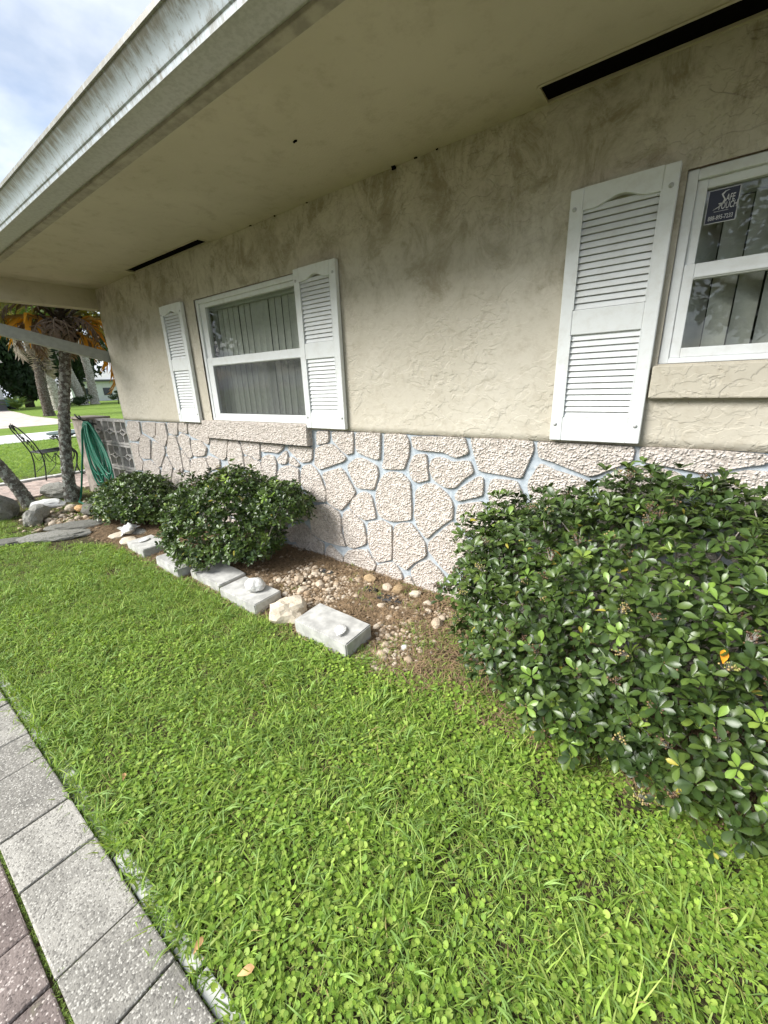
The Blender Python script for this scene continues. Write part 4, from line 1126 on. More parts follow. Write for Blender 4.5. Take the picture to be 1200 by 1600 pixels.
tag(bed, 'brown mulch and soil bed along the stone wall base', 'garden bed', kind='structure')

# ------------------------------------------------------------------ stuff scattered as instances
PROTO = bpy.data.collections.new('prototypes')       # never linked to the scene
def proto_set(name, meshes):
    c = bpy.data.collections.new(name)
    for i, me in enumerate(meshes):
        o = bpy.data.objects.new('%s_%02d' % (name, i), me); c.objects.link(o)
    return c
def scatter(name, pts, rots, scl, var, coll, label, cat, parent=None):
    pts = np.asarray(pts, dtype=np.float32); n = len(pts)
    me = bpy.data.meshes.new(name); me.vertices.add(n); me.vertices.foreach_set('co', pts.ravel())
    a = me.attributes.new('rot', 'FLOAT_VECTOR', 'POINT'); a.data.foreach_set('vector', np.asarray(rots, dtype=np.float32).ravel())
    a = me.attributes.new('scl', 'FLOAT', 'POINT'); a.data.foreach_set('value', np.asarray(scl, dtype=np.float32))
    a = me.attributes.new('var', 'INT', 'POINT'); a.data.foreach_set('value', np.asarray(var, dtype=np.int32))
    me.update()
    o = obj(name, me, parent)
    ng = bpy.data.node_groups.new(name, 'GeometryNodeTree')
    ng.interface.new_socket('Geometry', in_out='INPUT', socket_type='NodeSocketGeometry')
    ng.interface.new_socket('Geometry', in_out='OUTPUT', socket_type='NodeSocketGeometry')
    N, L = ng.nodes, ng.links
    gi = N.new('NodeGroupInput'); go = N.new('NodeGroupOutput')
    ci = N.new('GeometryNodeCollectionInfo'); ci.inputs['Collection'].default_value = coll
    ci.inputs['Separate Children'].default_value = True; ci.inputs['Reset Children'].default_value = True
    ip = N.new('GeometryNodeInstanceOnPoints'); ip.inputs['Pick Instance'].default_value = True
    def na(nm, dt):
        q = N.new('GeometryNodeInputNamedAttribute'); q.data_type = dt; q.inputs['Name'].default_value = nm
        return [s for s in q.outputs if s.enabled and s.name == 'Attribute'][0]
    L.new(gi.outputs[0], ip.inputs['Points']); L.new(ci.outputs[0], ip.inputs['Instance'])
    L.new(na('rot', 'FLOAT_VECTOR'), ip.inputs['Rotation']); L.new(na('scl', 'FLOAT'), ip.inputs['Scale']); L.new(na('var', 'INT'), ip.inputs['Instance Index'])
    L.new(ip.outputs[0], go.inputs[0])
    md = o.modifiers.new('scatter', 'NODES'); md.node_group = ng
    return tag(o, label, cat, kind='stuff')

# ---- rocks
def rock_mesh(name, m, seed, sub=2, flat=0.7, amp=0.28, facet=False, sx=1.0, sy=1.0):
    bm = bmesh.new(); bmesh.ops.create_icosphere(bm, subdivisions=sub, radius=1.0)
    rr = random.Random(seed); off = Vector((rr.uniform(-50, 50), rr.uniform(-50, 50), rr.uniform(-50, 50)))
    for v in bm.verts:
        d = v.co.normalized()
        k = 1 + amp * mnoise.noise(d * 1.3 + off) + amp * 0.5 * mnoise.noise(d * 3.1 + off) + (amp * .25 * mnoise.noise(d * 7 + off) if sub > 2 else 0)
        v.co = Vector((d.x * k * sx, d.y * k * sy, d.z * k * flat))
    bm.verts.index_update()
    me = mesh(name, [v.co for v in bm.verts], [tuple(q.index for q in p.verts) for p in bm.faces], m, not facet)
    bm.free(); return me

peb = proto_set('pebble_kind', [rock_mesh('pebble', M['pebble'], i, 1, 0.62, 0.3, False, random.uniform(.9, 1.35), 1.0) for i in range(7)])
def in_gravel(x, y):
    """where gravel lies in the bed, thinning towards its rim and the big shrub"""
    if y > -0.03 or y < -0.80: return 0.0
    d = 1.0
    if x > -0.80 or x < -2.6: return 0.0
    d *= min(1, (-0.80 - x) / 0.22) * min(1, (x + 2.6) / 0.45)
    if y > -0.16: d *= 0.30
    n = mnoise.noise((x * 3.2, y * 3.2, 4.0)); d *= max(0.12, min(1, 0.62 + 1.3 * n))
    return d
pts, rots, scl, var = [], [], [], []
for _ in range(16000):
    x, y = random.uniform(-2.6, -0.78), random.uniform(-0.80, -0.03)
    if random.random() > in_gravel(x, y) * 0.33: continue
    if (-1.64 < x < -1.21 and -0.83 < y < -0.59) or (-2.38 < x < -1.95 and y < -0.6): continue
    s = 0.0075 * math.exp(random.gauss(0.1, 0.42)); s = min(s, 0.022)
    pts.append((x, y, bed_h(x, y) + s * 0.12)); rots.append((random.uniform(-.5, .5), random.uniform(-.5, .5), random.uniform(0, 6.28))); scl.append(s); var.append(random.randrange(7))
scatter('gravel', pts, rots, scl, var, peb, 'pale tan river gravel spread over the bed', 'gravel')
print('gravel', len(pts))

# needles / mulch shreds
def sliver(seed, n=14):
    rr = random.Random(seed); mb = MB()
    for _ in range(n):
        c = Vector((rr.uniform(-.05, .05), rr.uniform(-.05, .05), rr.uniform(0.001, .010))); a = rr.uniform(0, 6.28); L = rr.uniform(.015, .05); w = rr.uniform(.0006, .0018)
        d = Vector((math.cos(a), math.sin(a), rr.uniform(-.15, .25))); s = Vector((-math.sin(a), math.cos(a), 0)) * w
        p0, p1, p2 = c - d * L / 2, c + Vector((0, 0, .003)), c + d * L / 2
        mb.add([p0 - s, p0 + s, p1 + s, p1 - s, p2 + s * .5, p2 - s * .5], [(0, 1, 2, 3), (3, 2, 4, 5)])
    return mb.mesh('needles', M['needle'])
ndl = proto_set('needle_kind', [sliver(i) for i in range(5)])
pts, rots, scl, var = [], [], [], []
for _ in range(5200):
    x, y = random.uniform(-5.2, 0.4), random.uniform(-0.80, -0.02)
    if x > -0.9 and random.random() < 0.35: continue
    if in_gravel(x, y) > 0.55 and random.random() < 0.75: continue
    pts.append((x, y, bed_h(x, y) + 0.001)); rots.append((0, 0, random.uniform(0, 6.28))); scl.append(random.uniform(.7, 1.5)); var.append(random.randrange(5))
scatter('pine_needles', pts, rots, scl, var, ndl, 'brown pine needles and shreds littering the bed', 'needles')

# ---- lawn
def blade_set(seed, nb, lmin, lmax, wmin, wmax, spread, lean, cols):
    rr = random.Random(seed); V, F, Cc = [], [], []
    for _ in range(nb):
        a = rr.uniform(0, 6.283); L = rr.uniform(lmin, lmax); w = rr.uniform(wmin, wmax)
        b = Vector((rr.gauss(0, spread), rr.gauss(0, spread), -0.004)); ln = rr.uniform(*lean); tw = rr.uniform(-.7, .7)
        d = Vector((math.cos(a), math.sin(a), 0)); s = Vector((-math.sin(a + tw), math.cos(a + tw), rr.uniform(-.25, .25)))
        c = np.array(rr.choice(cols)) * rr.uniform(.75, 1.2)
        n0 = len(V); p = b.copy(); th = ln * 0.35
        prof = (0.75, 1.0, 0.85, 0.06)
        for k in range(4):
            q = w * prof[k] * 0.5
            V += [p - s * q, p + s * q]; sh = (0.62, 0.85, 1.0, 1.05)[k]; Cc += [c, c]
            p = p + (d * math.sin(th) + Vector((0, 0, math.cos(th)))) * (L / 3); th += ln * rr.uniform(.35, .6)
        for k in range(3): F.append((n0 + 2 * k, n0 + 2 * k + 1, n0 + 2 * k + 3, n0 + 2 * k + 2))
    return np_mesh('grass', np.array([tuple(v) for v in V]), np.array(F), M['grass_leaf'], np.array(Cc))
GC = [(0.24, 0.375, 0.06), (0.305, 0.45, 0.09), (0.195, 0.325, 0.065), (0.38, 0.49, 0.13), (0.255, 0.395, 0.115)]
DRY = [(0.40, 0.33, 0.15), (0.48, 0.42, 0.24), (0.30, 0.27, 0.09)]
def round_set(seed, nl, spread, cols, r0, r1):
    rr = random.Random(seed); V, F, Cc = [], [], []
    for _ in range(nl):
        c0 = Vector((rr.gauss(0, spread), rr.gauss(0, spread), rr.uniform(.006, .026))); r = rr.uniform(r0, r1)
        E_ = Euler((rr.gauss(0, .22), rr.gauss(0, .22), rr.uniform(0, 6.28))).to_matrix()
        c = np.array(rr.choice(cols)) * rr.uniform(.8, 1.2); n0 = len(V); n = 9
        V.append(c0 + E_ @ Vector((-r * .25, 0, -r * .14))); Cc.append(c * 1.12)
        for k in range(n):
            a = math.pi - 0.20 - (2 * math.pi - .40) * k / (n - 1)
            V.append(c0 + E_ @ Vector((math.cos(a) * r, math.sin(a) * r * 1.04, 0.10 * r * math.cos(2 * a)))); Cc.append(c)
        for k in range(n - 1): F.append((n0, n0 + 1 + k, n0 + 2 + k))
    return np_mesh('clover', np.array([tuple(v) for v in V]), np.array(F), M['grass_leaf'], np.array(Cc))
RC = [(0.235, 0.37, 0.055), (0.285, 0.42, 0.07), (0.195, 0.33, 0.05), (0.32, 0.44, 0.09)]
grassK = proto_set('grass_kind', [blade_set(i, 18, .030, .075, .0024, .0046, .026, (0.9, 2.1), GC) for i in range(6)]
                   + [blade_set(20 + i, 9, .05, .125, .0035, .0065, .018, (0.6, 1.9), GC) for i in range(3)]
                   + [blade_set(40 + i, 7, .04, .10, .0012, .0028, .03, (1.4, 2.2), DRY) for i in range(2)])
cloverK = proto_set('clover_kind', [round_set(i, 15, .026, RC, .0040, .0074) for i in range(6)])

def in_block(x, y):
    return any(a < x < b and c < y < d for a, b, c, d in ((-1.64, -1.21, -.825, -.59), (-2.38, -1.95, -.825, -.59), (-2.82, -2.42, -.80, -.53), (-3.33, -2.87, -.81, -.6), (-3.88, -3.48, -.80, -.56)))
def lawn_edge(x):
    """y where the lawn meets the bed"""
    if x < -1.15: base = -0.80 - 0.02 * mnoise.noise((x * 4, 2, 2))
    elif x < -0.6: base = -0.80 + 0.12 * (x + 1.15) / 0.55
    else: base = -0.66 - 0.06 * min(1, max(0, (x + 0.6) / 0.7))
    if x < -4.1: base = -0.80 - 0.34 * min(1, (-4.1 - x) / 0.6)
    return base + 0.03 * mnoise.noise((x * 6, 1, 5))
def clump(x, y, s=1.6, z=0.0): return mnoise.noise((x * s, y * s, z))
gp, gr, gs, gv = [], [], [], []
cp, cr, cs, cv = [], [], [], []
def near_walk(y): return y < -1.925
N0 = 22000
for _ in range(N0):
    x = random.uniform(-6.9, 1.7); y = random.uniform(-1.925, -0.60)
    e = lawn_edge(x)
    if y > e + 0.02:
        if random.random() > 0.22 * max(0, 1 - (y - e) / 0.12) or x < -1.9: continue
    if in_block(x, y): continue
    if x < -5.0 and y > -1.25 and random.random() < 0.55: continue
    bare = clump(x, y, 2.3, 7.7)
    shade = max(0.0, 1 - abs(y - e) / 0.30) if x > -1.1 else 0
    if bare - 0.30 * shade < -0.56 and random.random() < 0.8: continue
    if -0.02 < x < 0.12 and -0.95 < y < -0.80 and random.random() < 0.85: continue
    if y < -1.885 and random.random() < 0.40: continue
    cl = clump(x, y, 1.5, 3.3) + 0.45 * max(-1, min(1, (x + 1.3) / 1.6)) + 0.3 * clump(x, y, 5, 1.1)
    if random.random() < 0.28 + 0.62 * cl and -1.868 < y < e - 0.02:
        cp.append((x, y, 0.0)); cr.append((random.gauss(0, .06), random.gauss(0, .06), random.uniform(0, 6.28))); cs.append(random.uniform(.75, 1.25)); cv.append(random.randrange(6))
    if random.random() < 0.86 - 0.28 * cl:
        k = random.random(); dry = 0.085 + 0.30 * shade
        v = random.randrange(6) if k < .70 else (6 + random.randrange(3))
        if random.random() < dry: v = 9 + random.randrange(2)
        gp.append((x, y, 0.0)); gr.append((random.gauss(0, .08), random.gauss(0, .08), random.uniform(0, 6.28))); gs.append(random.uniform(.60, 1.05) * (0.72 if x < -4 else 0.95) * (1.0 + 0.35 * clump(x, y, 3.1, 9.9))); gv.append(v)
# tufts leaning over the paver edge and growing in the joints
for _ in range(260):
    x = random.uniform(-4.2, 0.4)
    gp.append((x, -1.905 + random.uniform(-.01, .02), 0.0)); gr.append((random.uniform(.2, .55), random.gauss(0, .2), random.uniform(0, 6.28))); gs.append(random.uniform(.7, 1.1)); gv.append(random.choice([0, 1, 2, 6, 7, 8]))
for xj, n in ((-1.303, 5), (-1.007, 5), (-0.81, 6), (-1.522, 3), (-1.999, 3)):
    for _ in range(n * 3):
        gp.append((xj + random.uniform(-.004, .004), random.uniform(-2.11, -1.94), 0.016)); gr.append((random.gauss(0, .2), random.gauss(0, .2), random.uniform(0, 6.28))); gs.append(random.uniform(.13, .30)); gv.append(random.randrange(6))
for _ in range(150):
    gp.append((random.uniform(-1.6, -0.7), -2.120 + random.uniform(-.004, .004), 0.014)); gr.append((random.gauss(0, .2), random.gauss(0, .2), random.uniform(0, 6.28))); gs.append(random.uniform(.12, .30)); gv.append(random.randrange(6))
# weeds inside the bed
for (wx, wy, n, sp) in ((-1.50, -0.26, 8, .05), (-1.72, -0.12, 7, .07), (-1.18, -0.12, 10, .08), (-1.02, -0.35, 8, .12), (-0.92, -0.52, 34, .13), (-0.80, -0.66, 30, .08), (-1.12, -0.72, 14, .06), (-0.86, -0.36, 18, .07), (-0.66, -0.60, 26, .07), (-0.5, -0.68, 22, .07), (-1.05, -0.58, 10, .07), (-1.45, -0.42, 4, .05), (-2.02, -0.55, 5, .04), (-1.85, -0.72, 5, .03), (-1.3, -0.06, 6, .1), (-2.5, -0.7, 6, .06), (-2.4, -0.84, 5, .04)):
    for _ in range(n):
        x, y = random.gauss(wx, sp), min(-.02, random.gauss(wy, sp)); gp.append((x, y, bed_h(x, y))); gr.append((random.gauss(0, .1), random.gauss(0, .1), random.uniform(0, 6.28))); gs.append(random.uniform(.55, 1.0)); gv.append(random.choice([0, 1, 2, 3, 4, 5, 9, 10, 10]))
# lawn between and beyond paths
for _ in range(9000):
    x = random.uniform(-16.4, -8.75); y = random.uniform(-2.2, 6.0)
    if random.random() > min(1.0, 1.15 - (-8.75 - x) / 12): continue
    gp.append((x, y, 0.0)); gr.append((random.gauss(0, .1), random.gauss(0, .1), random.uniform(0, 6.28))); gs.append(random.uniform(.9, 1.5)); gv.append(random.randrange(9))
for _ in range(700):
    x = random.uniform(-7.25, -5.3); y = random.uniform(-1.6, -0.05)
    if random.random() < 0.5 and y > -1.1: continue
    gp.append((x, y, 0.0)); gr.append((random.gauss(0, .1), random.gauss(0, .1), random.uniform(0, 6.28))); gs.append(random.uniform(.6, 1.1)); gv.append(random.choice([0, 1, 2, 3, 9, 10]))
print('tufts', len(gp), 'clover', len(cp))
scatter('grass', gp, gr, gs, gv, grassK, 'green lawn grass between the walk and the bed', 'grass')
scatter('clover', cp, cr, cs, cv, cloverK, 'bright round-leaved clover weed growing through the lawn', 'clover')

# ------------------------------------------------------------------ concrete edging blocks with shells and stones on them
def conc_block(x, y, rz, w, d, h, tilt, label, seed):
    bm = bmesh.new(); bmesh.ops.create_cube(bm, size=1.0)
    for v in bm.verts: v.co = Vector((v.co.x * w, v.co.y * d, (v.co.z + .5) * h))
    bmesh.ops.bevel(bm, geom=list(bm.edges), offset=0.006, segments=2, affect='EDGES')
    bmesh.ops.subdivide_edges(bm, edges=[e for e in bm.edges if e.calc_length() > .08], cuts=5, use_grid_fill=True)
    for v in bm.verts:
        n = mnoise.noise(v.co * 23 + Vector((seed, 0, 0))); v.co += Vector((n, mnoise.noise(v.co * 23 + Vector((0, seed, 9))), n * .6)) * 0.0022
    bm.verts.index_update()
    me = mesh('concrete_block', [v.co for v in bm.verts], [tuple(q.index for q in p.verts) for p in bm.faces], M['concrete']); bm.free()
    o = obj('concrete_block', me, None, (x, y, -0.012), (tilt[0], tilt[1], rz))
    return tag(o, label, 'concrete block', 'concrete blocks edging the garden bed')
conc_block(-1.425, -0.712, R(-1), 0.395, 0.205, 0.112, (R(3), R(1), 0), 'grey concrete block with a scallop shell on it, nearest the big shrub', 1)
conc_block(-2.165, -0.716, R(-2), 0.400, 0.205, 0.095, (R(2), R(-1), 0), 'grey concrete block with a white rock lying on top', 2)
conc_block(-2.61, -0.672, R(-2), 0.395, 0.215, 0.095, (R(2), R(2), 0), 'grey concrete block with bare top and grass blades at its front edge', 3)
conc_block(-3.08, -0.722, R(-4), 0.400, 0.190, 0.095, (R(-2), R(1), 0), 'grey concrete block half hidden under the drooping middle shrub', 4)
conc_block(-3.70, -0.672, R(-4), 0.380, 0.215, 0.095, (R(1), R(-2), 0), 'grey concrete block with a small flat white shell on top', 5)

def fan_shell(name, loc, size, rot, label, ribs=11):
    V, F = [], []; na, nr = ribs * 2 + 1, 7
    for side in (0, 1):
        for i in range(na):
            a = math.radians(-72 + 144 * i / (na - 1)); edge = 1.0 if i % 2 else 0.955
            for j in range(nr):
                t = j / (nr - 1); r = t * edge * (1 - 0.10 * (abs(a) / 1.26) ** 2)
                z = 0.17 * math.sin(math.pi * min(1, t * 0.93 + 0.02)) * (1 - 0.35 * (a / 1.26) ** 2) + (0.030 * t if i % 2 else 0) - side * 0.03
                V.append((math.sin(a) * r * size, math.cos(a) * r * size, max(z, 0 - side * .01) * size))
    o = na * nr
    for i in range(na - 1):
        for j in range(nr - 1):
            q = (i * nr + j, (i + 1) * nr + j, (i + 1) * nr + j + 1, i * nr + j + 1); F.append(q[::-1]); F.append(tuple(k + o for k in q))
    n0 = len(V)                                                    # ears at the hinge
    for s in (-1, 1):
        k = len(V); V += [(s * .02 * size, -.06 * size, 0), (s * .28 * size, -.05 * size, .02 * size), (s * .30 * size, .13 * size, .05 * size), (s * .05 * size, .16 * size, .09 * size)]; F.append((k, k + 1, k + 2, k + 3) if s > 0 else (k + 3, k + 2, k + 1, k))
    ob = obj(name, mesh(name, V, F, M['white_shell'], False), None, loc, rot)
    return tag(ob, label, 'shell')
fan_shell('scallop_shell', (-1.345, -0.775, 0.1075), 0.062, (R(3), 0, R(-55)), 'white scallop shell lying on the concrete block nearest the big shrub')
fan_shell('scallop_shell', (-3.79, -0.69, 0.088), 0.072, (R(2), 0, R(-60)), 'flat white shell on the concrete block before the conch shell')
def conch(loc, size, rot, label):
    bm = bmesh.new(); bmesh.ops.create_uvsphere(bm, u_segments=20, v_segments=14, radius=1.0)
    for v in bm.verts:
        d = v.co.copy(); u = d.x
        rad = (0.25 + 0.75 * max(0, math.sin(math.pi * (u + 1) / 2)) ** 0.8) * (1 + 0.12 * math.sin(u * 17))
        a = math.atan2(d.z, d.y); spk = max(0, math.cos(a * 5 + u * 2)) ** 6 * (0.55 if -.55 < u < .1 else 0.10)
        v.co = Vector((u * 1.55, d.y * rad * (0.9 + spk), d.z * rad * (0.62 + spk)))
        v.co *= size * (1 + 0.08 * mnoise.noise(d * 4))
    bm.verts.index_update()
    o = obj('conch_shell', mesh('conch_shell', [v.co for v in bm.verts], [tuple(q.index for q in p.verts) for p in bm.faces], M['white_shell']), None, loc, rot); bm.free()
    return tag(o, label, 'shell')
conch((-4.19, -0.625, 0.095), 0.072, (R(6), R(-6), R(-18)), 'ridged white conch shell on flat stones by the far shrub')

def rock(loc, size, m, seed, label, rot=0.0, flat=0.7, amp=.28, sx=1.0, sy=1.0, group=None, sub=3, facet=True, name='rock'):
    o = obj(name, rock_mesh(name, M[m], seed, sub, flat, amp, facet, sx, sy), None, loc, (0, 0, rot), size)
    return tag(o, label, 'rock', group)
rock((-2.13, -0.70, 0.120), 0.062, 'white_shell', 71, 'round white barnacled rock resting on a concrete block', 0.4, 0.72, .22, 1.15, 1.0)
rock((-1.80, -0.715, 0.045), 0.108, 'limestone', 73, 'large tan limestone lump wedged between two concrete blocks', 0.3, 0.78, .34, 1.05, 0.95)
rock((-4.02, -0.70, 0.03), 0.085, 'limestone', 74, 'flat tan stone under the conch shell, nearer the block', 0.2, 0.42, .2, 1.2, .9)
rock((-4.30, -0.68, 0.025), 0.075, 'limestone', 75, 'flat tan stone at the far end of the block row', 1.2, 0.45, .25, 1.1, 1)
rock((-4.18, -0.56, 0.04), 0.10, 'grey_rock', 76, 'grey brick-like stone behind the conch shell', 0.1, 0.40, .15, 1.3, .7)
mat_rock('amber', (0.42, 0.30, 0.17), (0.50, 0.38, 0.24), (0.28, 0.18, 0.09), 14)
# larger stones in the gravel
BIG = [(-1.62, -0.13, .042, 'amber brown stone standing near the wall base', 'amber'), (-1.36, -0.15, .045, 'tan flat stone against the wall beyond the black fabric', 'amber'),
       (-1.44, -0.17, .040, 'pale stone just behind the black fabric scrap', 'pebble'), (-1.25, -0.13, .036, 'tan rounded stone by dry grass at the wall', 'pebble'),
       (-0.98, -0.33, .036, 'cream stone lying alone towards the big shrub', 'pebble'), (-2.02, -0.42, .034, 'cream squarish stone behind the white rock block', 'pebble'),
       (-1.90, -0.50, .036, 'oblong cream stone beside the limestone lump', 'pebble'), (-1.86, -0.38, .030, 'chunky pale stone in the gravel behind the limestone lump', 'pebble')]
for i, (x, y, s, lb, m) in enumerate(BIG):
    rock((x, y, bed_h(x, y) + s * .35), s, m, 100 + i, lb, i * 1.3, .68, .3, 1.15, .9, 'larger stones in the gravel bed', 2)
rr = random.Random(9)
for i in range(46):
    for _ in range(30):
        x, y = rr.uniform(-2.45, -0.95), rr.uniform(-.74, -.12)
        if in_gravel(x, y) > .35 and not in_block(x, y): break
    s = rr.uniform(.016, .027)
    rock((x, y, bed_h(x, y) + s * .2), s, 'pebble', 200 + i % 9, 'pale rounded pebble among the gravel of the bed', rr.uniform(0, 6), .7, .25, 1.2, .95, 'loose pebbles on the gravel bed', 2, False, 'pebble')
o = rock((-1.02, -0.60, 0.022), .020, 'white_shell', 90, 'single bright white pebble at the gravel edge', 0, .8, .1, 1, 1, None, 2, False, 'pebble')
# black landscape fabric scraps
def fabric(loc, w, d, seed, label):
    V, F = [], []; n = 14
    for i in range(n):
        for j in range(n):
            u, v = i / (n - 1) - .5, j / (n - 1) - .5
            rg = 1 + .35 * mnoise.noise((u * 5 + seed, v * 5, 1)); V.append((u * w * rg, v * d * rg, .012 + .022 * mnoise.noise((u * 6, v * 6, seed)) + .010 * mnoise.noise((u * 17, v * 17, seed))))
    for i in range(n - 1):
        for j in range(n - 1):
            if math.hypot((i - 6) / 6.5, (j - 6) / 6.5) < 1.02: F.append((i * n + j, (i + 1) * n + j, (i + 1) * n + j + 1, i * n + j + 1))
    return tag(obj('fabric_scrap', mesh('fabric_scrap', V, F, M['black_plastic']), None, loc), label, 'fabric')
fabric((-1.36, -0.27, bed_h(-1.36, -.27)), .17, .09, 3, 'black weed fabric scrap showing beside the weed tuft')
fabric((-1.52, -0.25, bed_h(-1.52, -.25)), .09, .08, 6, 'small black weed fabric scrap behind the scallop block')
fabric((-1.96, -0.22, bed_h(-1.96, -.22)), .13, .05, 8, 'thin black weed fabric scrap near the middle shrub')

# ------------------------------------------------------------------ rock garden round the palms
PALM_ROCKS = [((-4.86, -1.05, .03), .20, 'grey_rock', 1.55, .55, .22, 0.9, 'long flat grey stepping stone at the lawn edge below the palm'),
              ((-5.02, -0.78, .03), .19, 'grey_rock', 1.5, .6, .22, 0.9, 'flat grey stepping stone next to the far shrub'),
              ((-5.10, -1.36, .02), .17, 'grey_rock', 1.4, .6, .2, 0.9, 'flat grey stepping stone at the picture edge'),
              ((-6.35, -1.20, .10), .24, 'grey_rock', 1.0, .9, .85, 0.3, 'dark mossy boulder beside the leaning palm trunk'),
              ((-5.62, -1.02, .06), .10, 'grey_rock', .9, .8, 1.0, 1.4, 'upright dark grey rock below the leaning palm'),
              ((-5.78, -0.92, .08), .12, 'grey_rock', 1.2, .8, .8, 2.4, 'jagged grey rock between the palm trunks'),
              ((-5.92, -0.78, .13), .13, 'white_shell', 1.4, .5, .45, 0.9, 'tilted whitish slab between the palm trunks'),
              ((-5.42, -0.50, .07), .125, 'grey_rock', 1.3, .85, .75, 0.2, 'grey boulder by the far shrub below the hose'),
              ((-5.78, -0.62, .06), .060, 'limestone', 1, 1, .8, 0.0, 'pale round stone at the palm foot'),
              ((-5.66, -0.56, .06), .052, 'dry_leaf', 1.3, .9, .8, 0.3, 'orange terracotta stone at the palm foot'),
              ((-5.60, -0.42, .05), .05, 'white_shell', 1.1, 1, .7, 0.3, 'small white stone right of the palm foot'),
              ((-6.75, -0.42, .10), .17, 'grey_rock', 1.5, .8, .7, 0.7, 'grey rock behind the palm trunk by the path'),
              ((-5.05, -0.50, .10), .10, 'grey_rock', .8, .6, 1.2, 0.0, 'upright grey slab beneath the garden hose')]
for i, (p, s, m, sx, sy, fl, rz, lb) in enumerate(PALM_ROCKS):
    rock(p, s, m, 300 + i, lb, rz, fl, .24, sx, sy, 'rocks round the palm trunks')
pts, rots, scl, var = [], [], [], []
for _ in range(420):
    x, y = random.gauss(-5.45, .40), random.gauss(-.78, .17)
    if y > -.25: continue
    s = 0.014 * math.exp(random.gauss(0, .45)); pts.append((x, y, s * .4)); rots.append((random.uniform(-.4, .4), random.uniform(-.4, .4), random.uniform(0, 6.28))); scl.append(min(s, .04)); var.append(random.randrange(7))
scatter('gravel', pts, rots, scl, var, peb, 'pale pebbles strewn below the palm trunks', 'gravel')

# ------------------------------------------------------------------ shrubs
LT = [0.0, 0.12, 0.36, 0.62, 0.84, 1.0]
LW = [0.10, 0.26, 0.70, 1.0, 0.86, 0.10]
def leaf_template(rows=LT, wid=LW, fold=0.16, curl=0.22):
    V, F = [], []
    for t, w in zip(rows, wid):
        z = curl * (t - 1.15 * t * t)
        V += [(-0.235 * w, t, z + fold * 0.235 * w * 1.6), (0, t, z - 0.012), (0.235 * w, t, z + fold * 0.235 * w * 1.6)]
    for k in range(len(rows) - 1):
        for c in (0, 1): F.append((3 * k + c, 3 * k + c + 1, 3 * k + c + 4, 3 * k + c + 3))
    return np.array(V), np.array(F)
LVt, LFt = leaf_template()
LV2, LF2 = leaf_template([0, .35, .75, 1.0], [.12, .75, 1.0, .15])
SHC = [(0.048, 0.082, 0.018), (0.064, 0.104, 0.022), (0.033, 0.060, 0.015), (0.078, 0.120, 0.026), (0.046, 0.078, 0.022)]
NEWC = [(0.13, 0.21, 0.035), (0.19, 0.27, 0.05), (0.10, 0.17, 0.03)]
